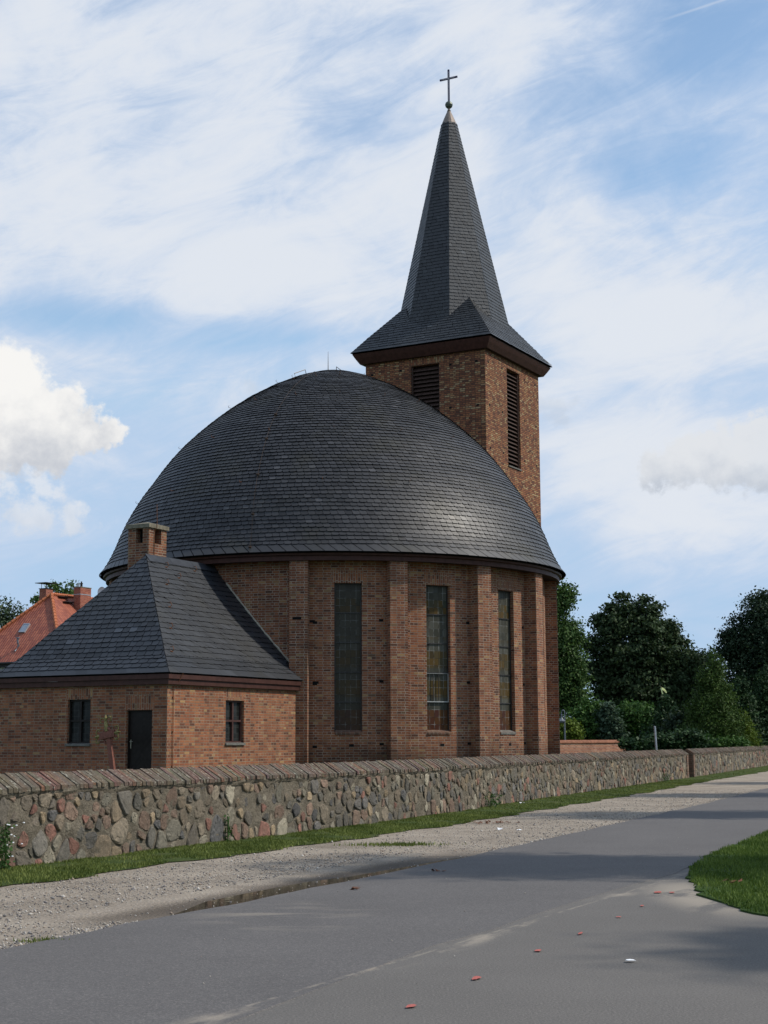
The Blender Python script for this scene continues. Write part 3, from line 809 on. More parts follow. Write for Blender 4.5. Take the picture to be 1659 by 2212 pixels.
# fascia + soffit
mb = MB(); N = 128
for k in range(N):
    a0, a1 = 2 * math.pi * k / N, 2 * math.pi * (k + 1) / N
    mb.face([cyl(RF, a0, ZF), cyl(RF, a1, ZF), cyl(RF, a1, ZF + .15), cyl(RF, a0, ZF + .15)])
    mb.face([cyl(RF, a0, ZF + .15), cyl(RF, a1, ZF + .15), cyl(RF + .09, a1, ZF + .17), cyl(RF + .09, a0, ZF + .17)])
    mb.face([cyl(RF + .09, a0, ZF + .17), cyl(RF + .09, a1, ZF + .17), cyl(RF + .10, a1, ZE - .02), cyl(RF + .10, a0, ZE - .02)])
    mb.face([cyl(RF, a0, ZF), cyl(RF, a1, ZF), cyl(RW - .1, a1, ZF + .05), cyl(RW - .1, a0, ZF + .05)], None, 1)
mb.build('dome_fascia', [M_WOOD, M_WOODD], church)

# dome profile (radius, height)
PROF = [(8.99, 7.86), (8.84, 8.06), (8.68, 8.32), (8.53, 8.62), (8.40, 8.92), (8.22, 9.38), (8.00, 9.87), (7.73, 10.36), (7.42, 10.86), (7.06, 11.36), (6.74, 11.82), (6.38, 12.30), (5.95, 12.80), (5.42, 13.32), (4.85, 13.82), (4.22, 14.32), (3.48, 14.83), (2.60, 15.34), (1.62, 15.79), (.8, 16.06), (0.0, 16.20)]
pr = np.array(PROF); seg = np.hypot(np.diff(pr[:, 0]), np.diff(pr[:, 1])); SS = np.concatenate([[0], np.cumsum(seg)])
dr = lambda s: float(np.interp(s, SS, pr[:, 0])); dz = lambda s: float(np.interp(s, SS, pr[:, 1]))


def dome_pt(a, s, lift):
    e = .15; r0, z0, r1, z1 = dr(max(0, s - e)), dz(max(0, s - e)), dr(min(SS[-1], s + e)), dz(min(SS[-1], s + e))
    L = math.hypot(r1 - r0, z1 - z0) or 1; nr_, nz = (z1 - z0) / L, -(r1 - r0) / L
    return cyl(dr(s) + nr_ * lift, a, dz(s) + nz * lift)


mb = MB()
SL = SS[-1]
for k in range(96):
    a0, a1 = 2 * math.pi * k / 96, 2 * math.pi * (k + 1) / 96
    for (r0, z0), (r1, z1) in zip(PROF[:-1], PROF[1:]):
        q = [cyl(r0 - .02, a0, z0 - .015), cyl(r0 - .02, a1, z0 - .015), cyl(max(r1 - .02, 0), a1, z1 - .015), cyl(max(r1 - .02, 0), a0, z1 - .015)]
        if r1 < .03: q = q[:3]
        mb.face(q, None, 1)
s = 0.0; row = 0
while s < SL - .12:
    h = .34 if row == 0 else .168 + .010 * math.sin(row * 1.7)
    r = dr(s + h / 2)
    n = max(8, int(2 * math.pi * r / (.25 if row else .42)))
    off = random.random()
    wav = [random.uniform(-1, 1) for _ in range(40)]
    for k in range(n):
        w = 2 * math.pi / n
        j0, j1 = random.uniform(-.06, .06) * w, 0
        a0 = (k + off) * w; a1 = a0 + w * .915
        sk = -w * (.30 if row else .9)
        sag = .012 * math.sin(a0 * 9 + row) + .006 * wav[int(a0 * 6) % 40]
        s0 = max(0.0, s + sag * (row > 0)); s1 = min(SL - .01, s + h * 1.18)
        tl = random.uniform(-.002, .003); kl = min(1.0, r / 3.5); up0, up1 = (.032 + tl + random.uniform(0, .008)) * kl, .004 * kl
        tnt = min(1, max(0, random.gauss(.45, .21)));  tnt = min(1, tnt + (.25 if random.random() < .03 else 0))
        if row == 0: tnt = random.uniform(.62, .74)
        cc = (tnt, random.random(), .5)
        d = w * .22
        b = [(a0 - sk * 0, s0 + .0), (a1 - d, s0 - .0), (a1, s0 + h * .22), (a1 + sk, s1), (a0 + sk, s1)]
        if row == 0: b = [(a0, s0), (a1, s0), (a1 + sk, s1), (a0 + sk, s1)]
        lf = lambda ss: up0 + (up1 - up0) * (ss - s0) / (s1 - s0)
        top = [dome_pt(a, ss, lf(ss)) for a, ss in b]
        bot = [dome_pt(a, ss, max(-.01, lf(ss) - .032)) for a, ss in b]
        mb.face(top, None, 0, cc)
        for i in range(len(b) - 2): mb.face([bot[i], bot[i + 1], top[i + 1], top[i]], None, 1)
    s += h; row += 1
dome = mb.build('dome_roof', [M_SLATE, M_UNDER], church)


def hook(mb, p, n, d, k=1.0):
    """an S-shaped iron roof hook standing at p, n = outward, d = downhill"""
    p, n, d = Vector(p), Vector(n).normalized(), Vector(d).normalized()
    mb.tube([p - d * .10 * k, p + n * .02, p + n * .10 * k + d * .03 * k, p + n * .16 * k + d * .10 * k, p + n * .24 * k + d * .07 * k, p + n * .24 * k], .013 * k, 5)


def dome_frame(a, s):
    p = Vector(dome_pt(a, s, .01)); n = Vector(dome_pt(a, s, .11)) - p; d = Vector(dome_pt(a, max(0, s - .1), .01)) - p
    return p, n, d


for a in [R(v) for v in (2, 24, 47, 69, 92, -22, -47, 115)]:
    for s in (3.0, 5.6, 8.1, 10.3):
        mb = MB(); hook(mb, *dome_frame(a + .02 * s, s), k=.62); mb.build('roof_hook', M_IRON, dome)
# conductor cable down the dome with clips, rod and low loops at the crown
mb = MB(); pts = [dome_pt(R(12) - .012 * s, s, .05) for s in np.arange(.1, 11.4, .5)]; mb.tube(pts, .006, 5); mb.build('conductor_cable', M_CABLE, dome)
for s in (.25, 1.6, 3.3, 5.1, 6.6):
    p, n, d = dome_frame(R(12) - .012 * s, s); mb = MB(); e = n.cross(d).normalized(); mb.obox(p + n.normalized() * .04, e * .045, d.normalized() * .03, n.normalized() * .03); mb.build('cable_clip', M_CABLE, dome)
mb = MB(); mb.tube([(-.1, .2, 16.1), (-.1, .2, 17.0)], [.02, .006], 5); mb.build('lightning_rod', M_WIRE, dome)
for (a0, s0) in ((-.5, 11.0), (.4, 11.2)):
    mb = MB(); q = [Vector(dome_pt(.25 + a0, 10.6, .02)), Vector(dome_pt(.25 + a0, 10.6, .17)), Vector(dome_pt(.2 + a0, 11.3, .17)), Vector(dome_pt(.2 + a0, 11.3, .02))]; mb.tube(q, .014, 5); mb.build('crown_rail', M_WIRE, dome)


# ------------------------------------------------------------------ slates on plane roofs
def clip(poly, e0, e1):
    out = []
    nx, ny = -(e1[1] - e0[1]), e1[0] - e0[0]
    f = lambda p: (p[0] - e0[0]) * nx + (p[1] - e0[1]) * ny
    for i in range(len(poly)):
        p, q = poly[i], poly[(i + 1) % len(poly)]; fp, fq = f(p), f(q)
        if fp >= 0: out.append(p)
        if fp * fq < 0: k = fp / (fp - fq); out.append((p[0] + (q[0] - p[0]) * k, p[1] + (q[1] - p[1]) * k))
    return out


def slate_plane(mb, poly, row=.18, wid=.26, skew=.45, start=None, under=1, tone=(.42, .16), v0=0.0, rnd=.2, lap=1.18):
    """poly: convex 3-D polygon whose first edge is the eave; slates laid from it upwards"""
    P = [Vector(p) for p in poly]
    nrm = Vector((0, 0, 0))
    for i in range(1, len(P) - 1): nrm += (P[i] - P[0]).cross(P[i + 1] - P[0])
    nrm.normalize()
    if nrm.z < 0: nrm = -nrm
    U = (P[1] - P[0]).normalized()
    if abs(U.z) > .05:
        U = Vector((0, 0, 1)).cross(nrm).normalized()
    V = nrm.cross(U)
    if V.z < 0: V = -V
    o = min(P, key=lambda p: p.z); uv = [((p - o).dot(U), (p - o).dot(V)) for p in P]
    area = sum(uv[i][0] * uv[(i + 1) % len(uv)][1] - uv[(i + 1) % len(uv)][0] * uv[i][1] for i in range(len(uv)))
    cp = uv if area > 0 else uv[::-1]
    mb.face([p - nrm * .006 for p in P], None, under)
    umin, umax, vmax = min(q[0] for q in uv), max(q[0] for q in uv), max(q[1] for q in uv)
    v = v0; r = 0
    while v < vmax:
        h = (start if (start and r == 0) else row)
        w = wid if not (start and r == 0) else wid * 1.6
        u = umin - w * (1 + random.random())
        while u < umax + h * 2:
            ww = w * random.uniform(1 - rnd, 1 + rnd); sag = random.uniform(-.006, .006)
            a = v + sag - .0; t_ = v + h * lap; sk = -ww * skew
            q = [(u, a), (u + ww * .74, a), (u + ww * .93, a + h * .22), (u + ww * .93 + sk, t_), (u + sk, t_)]
            if start and r == 0: q = [(u, a - .0), (u + ww, a), (u + ww - h * .8, t_), (u - h * .8, t_)]
            for i in range(len(cp)):
                q = clip(q, cp[i], cp[(i + 1) % len(cp)])
                if len(q) < 3: break
            if len(q) >= 3:
                g0, g1 = .024 + random.uniform(-.003, .006), .004
                lf = lambda vv: g0 + (g1 - g0) * max(0, min(1, (vv - a) / (t_ - a)))
                tn = min(1, max(0, random.gauss(*tone))); cc = (tn, random.random(), .5)
                top = [o + U * x + V * y + nrm * lf(y) for x, y in q]; bot = [o + U * x + V * y + nrm * max(-.004, lf(y) - .024) for x, y in q]
                mb.face(top, None, 0, cc)
                for i in range(len(q)):
                    j = (i + 1) % len(q)
                    if q[i][1] < t_ - .02 or q[j][1] < t_ - .02: mb.face([bot[i], bot[j], top[j], top[i]], None, 1)
            u += ww
        v += h; r += 1
    return nrm


# ------------------------------------------------------------------ tower
TX, TH, ZT = 10.96, 2.98, 18.62
mb = MB()
mpl = lambda u, z, d: (TX - TH + d, -u, z)                # face towards the annex (u grows to the photo's right)
mpr = lambda u, z, d: (TX + u, -TH + d, z)                # face on the right
mpb = lambda u, z, d: (TX + TH - d, u, z)
mpq = lambda u, z, d: (TX - u, TH - d, z)
LW, LZ0, LZ1 = .71, 13.69, 18.17
for f_ in (mpl, mpr, mpb, mpq):
    wall_grid(mb, f_, [-TH, TH], [0, ZT], [(-LW + .04, LW + .04, LZ0, LZ1)], .34, [(-LW - .1, LW + .18, LZ1, LZ1 + .36)])
for f_ in (mpl, mpr):
    for z in (18.02, 16.05, 14.1, 12.0, 10.0):
        for u in (-2.6, -1.15, 1.25, 2.55):
            hole_shade(mb, f_, u + .05 * math.sin(z * 7 + u), z + .06 * math.sin(u * 5 + z), .13)
mb.build('tower_wall', [M_BRICKT, M_DARK], church)
for f_ in (mpl, mpr, mpb, mpq):
    mb = MB(); n = 24; H = LZ1 - LZ0
    a, b = -LW + .045, LW + .035
    mb.face([f_(a, LZ0, .32), f_(b, LZ0, .32), f_(b, LZ1, .32), f_(a, LZ1, .32)], None, 1)
    for i in range(n):
        z = LZ0 + .06 + (H - .1) * i / n; hh = H / n
        q0 = [f_(a, z, .10), f_(b, z, .10), f_(b, z + hh * .95, .29), f_(a, z + hh * .95, .29)]; mb.face(q0)
        mb.face([f_(a, z - .025, .10), f_(b, z - .025, .10), f_(b, z, .10), f_(a, z, .10)])
        mb.face([f_(a, z - .025, .10), f_(b, z - .025, .10), f_(b, z + hh * .95 - .025, .29), f_(a, z + hh * .95 - .025, .29)])
    lv = mb.build('louvre', [M_LOUV, M_DARK], church)
    mb = MB()
    for u in (a + .03, b - .03): 
        x0, x1 = Vector(f_(u - .03, LZ0, .07)), Vector(f_(u + .03, LZ1, .13))
        mb.box(min(x0.x, x1.x), max(x0.x, x1.x), min(x0.y, x1.y), max(x0.y, x1.y), LZ0 + .01, LZ1 - .01)
    mb.build('frame', M_LOUV, lv)
    mb = MB(); x0, x1 = Vector(f_(a, 0, -.05)), Vector(f_(b, 0, .2)); mb.box(min(x0.x, x1.x), max(x0.x, x1.x), min(x0.y, x1.y), max(x0.y, x1.y), LZ0 - .02, LZ0 + .035); mb.build('sill', M_SILL, lv)

# tower fascia (boxed eave, two boards) and soffit
TE = 3.485
mb = MB()
for (h0, z0, h1, z1) in ((TH + .19, ZT - .10, TE - .16, ZT + .14), (TE - .16, ZT + .14, TE - .05, ZT + .34)):
    for sx in range(4):
        c0 = [(-1, -1), (1, -1), (1, 1), (-1, 1)][sx]; c1 = [(-1, -1), (1, -1), (1, 1), (-1, 1)][(sx + 1) % 4]
        mb.face([(TX + c0[0] * h0, c0[1] * h0, z0), (TX + c1[0] * h0, c1[1] * h0, z0), (TX + c1[0] * h1, c1[1] * h1, z1), (TX + c0[0] * h1, c0[1] * h1, z1)])
h0, h1 = TH - .1, TH + .19
for sx in range(4):
    c0 = [(-1, -1), (1, -1), (1, 1), (-1, 1)][sx]; c1 = [(-1, -1), (1, -1), (1, 1), (-1, 1)][(sx + 1) % 4]
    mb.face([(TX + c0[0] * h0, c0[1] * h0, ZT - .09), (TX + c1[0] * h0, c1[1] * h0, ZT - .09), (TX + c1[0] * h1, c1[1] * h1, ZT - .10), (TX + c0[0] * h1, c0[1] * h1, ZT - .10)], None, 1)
mb.build('tower_fascia', [M_WOOD, M_WOODD], church)

# broach spire: octagon whose four main faces flare into the eaves, corner broaches over the others
ZTE = 19.01
lean = lambda z: .075 * max(0.0, (z - 19.0) / 12.0)
K8 = math.tan(math.pi / 8); Q = 1 / math.sqrt(2)
RK, ZK, RT, ZTP = 2.42, 20.42, .335, 30.5           # apothem at the kink / at the top
OB, ZB = 2.27, 21.35                                 # where a broach point meets its diagonal face
rot = lambda p, q: [(TX + p[0], p[1] + lean(p[2]), p[2]), (TX - p[1], p[0] + lean(p[2]), p[2]), (TX - p[0], -p[1] + lean(p[2]), p[2]), (TX + p[1], -p[0] + lean(p[2]), p[2])][q]
mb = MB()
for q in range(4):
    # main face (towards -x before rotation): flared skirt, then the tall facet
    e0, e1 = (-TE, TE, ZTE), (-TE, -TE, ZTE)
    zm, hm = 19.75, 2.92
    k0, k1 = (-RK, K8 * RK, ZK), (-RK, -K8 * RK, ZK)
    m0, m1 = (-hm, hm, zm), (-hm, -hm, zm)
    slate_plane(mb, [rot(p, q) for p in (e0, e1, m1, m0)], .17, .24, .4, .2)
    slate_plane(mb, [rot(p, q) for p in (m0, m1, k1, k0)], .17, .24, .4)
    t0, t1 = (-RT, K8 * RT, ZTP), (-RT, -K8 * RT, ZTP)
    slate_plane(mb, [rot(p, q) for p in (k0, k1, t1, t0)], .17, .22, .4, tone=(.30, .14))  # darker tint: shade on the main facets put into the slate colour
    # diagonal facet
    d0, d1 = (-RK, -K8 * RK, ZK), (-K8 * RK, -RK, ZK); s0, s1 = (-RT, -K8 * RT, ZTP), (-K8 * RT, -RT, ZTP)
    slate_plane(mb, [rot(p, q) for p in (d0, d1, s1, s0)], .17, .22, .4, tone=(.55, .16))  # lighter tint: sunlight on the diagonal facets put into the slate colour
    # broach: two small planes rising from the eave corner to a point on the diagonal facet
    bp2 = (-OB * Q - .015, -OB * Q - .015, ZB + .02)
    slate_plane(mb, [rot(p, q) for p in ((-hm, -hm, zm), bp2, k1)], .17, .24, .3)
    slate_plane(mb, [rot(p, q) for p in ((-hm, -hm, zm), (-K8 * RK, -RK, ZK), bp2)], .17, .24, .3)
spire = mb.build('spire', [M_SLATET, M_UNDER], church)
# raised slate verge along the arrises
mb = MB()
for q in range(4):
    for s_ in (1, -1):
        a_ = Vector(rot((-RK, s_ * K8 * RK, ZK), q)); b_ = Vector(rot((-RT, s_ * K8 * RT, ZTP), q))
        mb.tube([a_, b_], [.022, .015], 5)
mb.build('hip_edging', M_SLATET, spire)
LX = lean(31)
mb = MB(); mb.lathe([(RT * 1.12, 30.45), (.27, 30.72), (.15, 31.0), (.08, 31.15), (.10, 31.17), (.06, 31.2), (.06, 31.3)], (TX, LX, 0), 16); mb.build('spire_cap', M_ZINC, spire, smooth=True)
mb = MB(); mb.lathe([(.0, -.185), (.09, -.16), (.155, -.10), (.185, 0), (.155, .10), (.09, .16), (0, .185)], (TX, LX, 31.47), 20); mb.build('finial_ball', M_BALL, spire, smooth=True)
mb = MB()
mb.box(TX - .03, TX + .03, LX - .042, LX + .042, 31.62, 33.24); mb.box(TX - .029, TX + .029, LX - .46, LX + .46, 32.75, 32.835)
mb.box(TX - .034, TX - .0305, LX - .012, LX + .012, 31.64, 33.14, 1); mb.box(TX - .0335, TX - .0295, LX - .36, LX + .36, 32.78, 32.805, 1)
mb.build('cross', [M_CROSS, M_CROSSL], spire)
mb = MB()
ar = [(TX + K8 * .40, -.40 - .05, 30.2), (TX + K8 * 1.4, -1.4 - .07, 25.3), (TX + K8 * RK + .02, -RK - .08, ZK + .1)]
ar = [(TX + RT + .09, -K8 * RT - .02 + LX, 30.3), (TX + 1.35 + .09, -K8 * 1.35, 25.6), (TX + RK + .07, -K8 * RK, ZK + .1), (TX + 2.95, -2.72, 19.85), (TX + TE + .03, -TE + .02, ZTE + .1)]
mb.tube(ar, .012, 4)
for a_, b_ in zip(ar[:-1], ar[1:]):
    for k in range(4):
        p = Vector(a_).lerp(Vector(b_), k / 4); mb.obox(p + Vector((-.03, 0, 0)), (.045, 0, 0), (0, .012, 0), (0, 0, .012))
mb.build('conductor_cable', M_WIRE, spire)

# ------------------------------------------------------------------ annex
AX0, AY, AZ = -15.136, 3.249, 3.30                   # wall planes and wall top
EX0, EY, EZ = -15.336, 3.449, 3.594                  # eaves
RX, RZ = -12.0, 7.57                                 # ridge end, ridge height
mal = lambda u, z, d: (AX0 + d, -u, z)               # front wall: u = -y
mar = lambda u, z, d: (u, -AY + d, z)                # right wall: u = x
maq = lambda u, z, d: (u, AY - d, z)
DOOR = (1.775, 2.715, CY - .02, 2.535); WL = (-.44, .43, 1.56, 2.88); WR = (-12.13, -11.12, 1.56, 2.87)
mb = MB()
wall_grid(mb, mal, [-AY, AY], [0, AZ], [DOOR, WL], .16, [(DOOR[0] - .08, DOOR[1] + .08, DOOR[3], DOOR[3] + .45), (WL[0] - .06, WL[1] + .06, WL[3], WL[3] + .33)])
wall_grid(mb, mar, [AX0, -7.3], [0, AZ], [WR], .16, [(WR[0] + .02, WR[1] - .02, WR[3], WR[3] + .34)])
wall_grid(mb, maq, [AX0, -7.3], [0, AZ], [], .16)
mb.build('annex_wall', M_BRICKA, church)

# door: frame, boards in a chevron
mb = MB(); cx = (DOOR[0] + DOOR[1]) / 2
mb.face([mal(DOOR[0], DOOR[2], .13), mal(DOOR[1], DOOR[2], .13), mal(DOOR[1], DOOR[3], .13), mal(DOOR[0], DOOR[3], .13)])
hw = (DOOR[1] - DOOR[0]) / 2; zmid = 1.35
for s in (-1, 1):
    for sg in (-1, 1):
        for i in range(9):
            z = zmid + sg * (.0 + i * .16)
            q = [(cx, z), (cx + s * (hw - .05), z + sg * (hw - .05)), (cx + s * (hw - .05), z + sg * (hw - .05) + sg * .13), (cx, z + sg * .13)]
            q = [(u, min(DOOR[3] - .05, max(DOOR[2] + .05, zz))) for u, zz in q]
            if max(p[1] for p in q) - min(p[1] for p in q) < .03 or abs(q[0][1] - q[3][1]) + abs(q[1][1] - q[2][1]) < .05: continue
            mb.face([mal(u, zz, .118) for u, zz in q])
for u in (DOOR[0] + .02, DOOR[1] - .02): mb.obox(mal(u, (DOOR[2] + DOOR[3]) / 2, .11), (.025, 0, 0), (0, .02, 0), (0, 0, (DOOR[3] - DOOR[2]) / 2 - .004))
mb.obox(mal(cx, DOOR[3] - .022, .11), (.025, 0, 0), (0, hw - .045, 0), (0, 0, .018))
door = mb.build('door', M_DOOR, church)
mb = MB(); u = DOOR[0] + .10
mb.obox(mal(u, 1.55, .108), (.006, 0, 0), (0, .018, 0), (0, 0, .13)); mb.tube([mal(u, 1.62, .105), mal(u, 1.62, .05), mal(u + .11, 1.62, .05)], .010, 6); mb.build('handle', M_BRASS, door)
mb = MB(); mb.box(AX0 - .38, AX0 - .005, -DOOR[1] - .08, -DOOR[0] + .08, .30, CY + .10); mb.build('door_step', M_CONC, church)

for (f_, wn, frm) in ((mal, WL, M_DOOR), (mar, WR, M_WINF)):
    u0, u1, z0, z1 = wn; mb = MB()
    mb.face([f_(u0, z0, .14), f_(u1, z0, .14), f_(u1, z1, .14), f_(u0, z1, .14)], [(u0, z0), (u1, z0), (u1, z1), (u0, z1)])
    w = mb.build('window', M_PANE, church); w['label'] = 'small dark casement window with a crossed wooden frame'
    fb = MB()
    def bar(ua, ub, za, zb, d0, d1):
        p, q = Vector(f_(ua, za, d0)), Vector(f_(ub, zb, d1)); fb.box(min(p.x, q.x), max(p.x, q.x), min(p.y, q.y), max(p.y, q.y), za, zb)
    bar(u0 + .003, u0 + .055, z0 + .003, z1 - .003, .08, .138); bar(u1 - .055, u1 - .003, z0 + .003, z1 - .003, .08, .138)
    bar(u0 + .055, u1 - .055, z0 + .003, z0 + .06, .081, .138); bar(u0 + .055, u1 - .055, z1 - .055, z1 - .003, .081, .138)
    um, zm = (u0 + u1) / 2, z0 + (z1 - z0) * .52
    bar(um - .035, um + .035, z0 + .06, z1 - .055, .075, .138); bar(u0 + .055, u1 - .055, zm - .03, zm + .03, .07, .136)
    fb.build('frame', frm, w)
    sb = MB(); q = [f_(u0 - .03, z0 - .06, -.06), f_(u1 + .03, z0 - .06, -.06), f_(u1 + .03, z0 - .005, -.06), f_(u0 - .03, z0 - .005, -.06)]
    sb.face(q); sb.face([f_(u0 - .03, z0 - .005, -.06), f_(u1 + .03, z0 - .005, -.06), f_(u1 + .03, z0 + .02, .1), f_(u0 - .03, z0 + .02, .1)])
    for e in (u0 - .03, u1 + .03): sb.face([f_(e, z0 - .06, -.06), f_(e, z0 - .06, -.002), f_(e, z0, -.002), f_(e, z0 - .005, -.06)])
    sb.build('sill', M_SILL, w)

# boxed eaves board
mb = MB()
for off, za, zb in ((.12, AZ - .03, AZ + .13), (.17, AZ + .13, EZ - .03)):
    x0, y0 = AX0 - off, AY + off
    mb.face([(x0, y0, za), (x0, -y0, za), (x0, -y0, zb), (x0, y0, zb)]); mb.face([(x0, -y0, za), (-7.9, -y0, za), (-7.9, -y0, zb), (x0, -y0, zb)])
    mb.face([(x0, y0, za), (-7.9, y0, za), (-7.9, y0, zb), (x0, y0, zb)])
mb.face([(-7.9, -AY - .12, AZ - .03), (-7.9, -AY, AZ - .03), (-7.9, -AY, EZ - .03), (-7.9, -AY - .17, EZ - .03)])
x0, y0 = AX0 - .12, AY + .12
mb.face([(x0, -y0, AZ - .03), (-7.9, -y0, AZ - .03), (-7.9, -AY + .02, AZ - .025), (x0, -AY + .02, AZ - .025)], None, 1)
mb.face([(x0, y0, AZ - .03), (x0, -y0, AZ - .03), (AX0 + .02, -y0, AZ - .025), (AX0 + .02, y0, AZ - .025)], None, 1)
mb.build('annex_fascia', [M_WOOD, M_WOODD], church)

# annex roof, eaves flare of 0.55 m
fl_, fz = .60, .55
xe, ye, ze = EX0 + fl_, EY - fl_, EZ + fz
mb = MB()
slate_plane(mb, [(EX0, EY, EZ), (EX0, -EY, EZ), (xe, -ye, ze), (xe, ye, ze)], .20, .30, .1, .26, tone=(.42, .16))
slate_plane(mb, [(xe, ye, ze), (xe, -ye, ze), (RX, 0, RZ)], .20, .28, .1, tone=(.42, .2))
slate_plane(mb, [(EX0, -EY, EZ), (-7.74, -EY, EZ), (-7.80, -ye, ze), (xe, -ye, ze)], .22, .30, 1.4, .3, tone=(.5, .14))
slate_plane(mb, [(xe, -ye, ze), (-7.80, -ye, ze), (-8.05, 0, RZ), (RX, 0, RZ)], .23, .24, 1.5, tone=(.5, .14))
slate_plane(mb, [(EX0, EY, EZ), (-7.74, EY, EZ), (-7.80, ye, ze), (xe, ye, ze)], .22, .30, 1.0, .3)
slate_plane(mb, [(xe, ye, ze), (-7.80, ye, ze), (-8.05, 0, RZ), (RX, 0, RZ)], .23, .26, 1.0)
aroof = mb.build('annex_roof', [M_SLATEA, M_UNDER], church)
mb = MB()
nr = Vector((0, -(RZ - ze), 0)).normalized()
sl = Vector((0, -ye, ze - RZ)).normalized(); up_ = Vector((0, sl.z, -sl.y)); up_ = up_ if up_.z > 0 else -up_
x = RX - .05
while x < -8.1:
    x1 = min(x + .62, -8.05); c = Vector(((x + x1) / 2, 0, RZ)) + sl * .13 + up_ * (.028 + random.uniform(0, .008))
    mb.obox(c, ((x1 - x) / 2 * 1.02, 0, 0), sl * .16, up_ * .006); x = x1
mb.build('ridge_slate', M_LEAD, aroof)
for (x, v) in ((-11.3, .45), (-9.7, .42), (-12.0, 1.3), (-12.75, 2.35), (-13.5, 3.3), (-14.3, 4.3), (-11.0, .9)):
    p = Vector((x, 0, RZ)) + sl * v + up_ * .02; mb = MB(); mb.obox(p, (.06, 0, 0), sl * .02, up_ * .01)
    mb.tube([p, p + up_ * .10 + sl * .02, p + up_ * .13 - sl * .10, p + up_ * .05 - sl * .14], .012, 5); mb.build('roof_hook', M_IRON, aroof)
# mortar fillet where the roof meets the drum
mb = MB(); pts = []
for i in range(26):
    y = -.55 - (EY - .72) * i / 25
    z = RZ - (-y) * (RZ - ze) / ye if -y < ye else ze - (-y - ye) * fz / fl_
    xw = -math.sqrt(RW ** 2 - y * y)
    pts.append(Vector((xw - .02, y, z + .05 + .012 * math.sin(i * 2.3))))
mb.tube(pts, [.035 + .012 * math.sin(i * 1.9) for i in range(26)], 6); mb.build('mortar_fillet', M_MORTF, aroof)
mb = MB(); p = Vector((-7.9, -2.75, ze - .02)); mb.obox(p + Vector((-.05, .05, .12)), (.06, 0, 0), (0, .13, .04), (0, -.01, .05)); mb.build('roof_vent', M_LEAD, aroof)
mb = MB(); xr = -14.88
mb.tube([(xr, -AY - .03, .3), (xr, -AY - .03, AZ - .1), (xr + .12, -AY - .16, AZ + .1), (xr + .2, -AY - .22, EZ)], .011, 5)
for z in (.9, 1.9, 2.9): mb.obox((xr, -AY - .02, z), (.025, 0, 0), (0, .02, 0), (0, 0, .02))
mb.build('conductor_cable', M_IRON, church)

# chimney with two-sided vents below a slab
CX0, CX1, CY0, CY1, CZ0, CZ1 = -11.27, -10.30, .45, 1.30, 6.0, 8.60
mb = MB()
vz0, vz1 = 8.10, 8.58
mcl = lambda u, z, d: (CX0 + d, -u, z); mcr = lambda u, z, d: (u, CY0 + d, z); mcb = lambda u, z, d: (CX1 - d, u, z); mcq = lambda u, z, d: (u, CY1 - d, z)
wall_grid(mb, mcl, [-CY1, -CY0], [CZ0, CZ1], [(-.98, -.70, vz0, vz1)], .24)
wall_grid(mb, mcr, [CX0, CX1], [CZ0, CZ1], [(-10.98, -10.60, vz0, vz1)], .24)
wall_grid(mb, mcb, [CY0, CY1], [CZ0, CZ1], [(.70, .98, vz0, vz1)], .24)
wall_grid(mb, mcq, [CX0, CX1], [CZ0, CZ1], [], .24)
mb.box(CX0 + .24, CX1 - .24, CY0 + .24, CY1 - .24, CZ0, CZ1 - .02, 1)
chim = mb.build('chimney', [M_BRICKC, M_DARK], church)
mb = MB(); o_ = .06
b4 = [(CX0 - o_, CY0 - o_), (CX1 + o_, CY0 - o_), (CX1 + o_, CY1 + o_), (CX0 - o_, CY1 + o_)]
pk = ((CX0 + CX1) / 2, (CY0 + CY1) / 2, CZ1 + .26)
for i in range(4):
    (xa, ya), (xb, yb) = b4[i], b4[(i + 1) % 4]
    mb.face([(xa, ya, CZ1), (xb, yb, CZ1), (xb, yb, CZ1 + .13), (xa, ya, CZ1 + .13)]); mb.face([(xa, ya, CZ1 + .13), (xb, yb, CZ1 + .13), pk])
mb.face([(x, y, CZ1) for x, y in b4]); mb.build('chimney_cap', M_CONC, chim)
mb = MB(); mb.tube([(-11.0, CY0 - .02, 7.2), (-11.0, CY0 - .03, 8.58), (-10.95, CY0 - .09, 8.62), (-10.93, CY0 - .05, 9.4)], .011, 5); mb.build('lightning_rod', M_IRON, chim)

# ------------------------------------------------------------------ field-stone wall
STONES = [tuple(v * 1.18 for v in c) for c in [(.20, .14, .105), (.185, .145, .10), (.155, .142, .12), (.13, .122, .112), (.095, .092, .088), (.20, .14, .105), (.26, .20, .13), (.17, .152, .115), (.14, .128, .10), (.21, .175, .13), (.22, .115, .088), (.16, .13, .095), (.12, .112, .095), (.28, .25, .19), (.155, .13, .10), (.12, .105, .085)]]


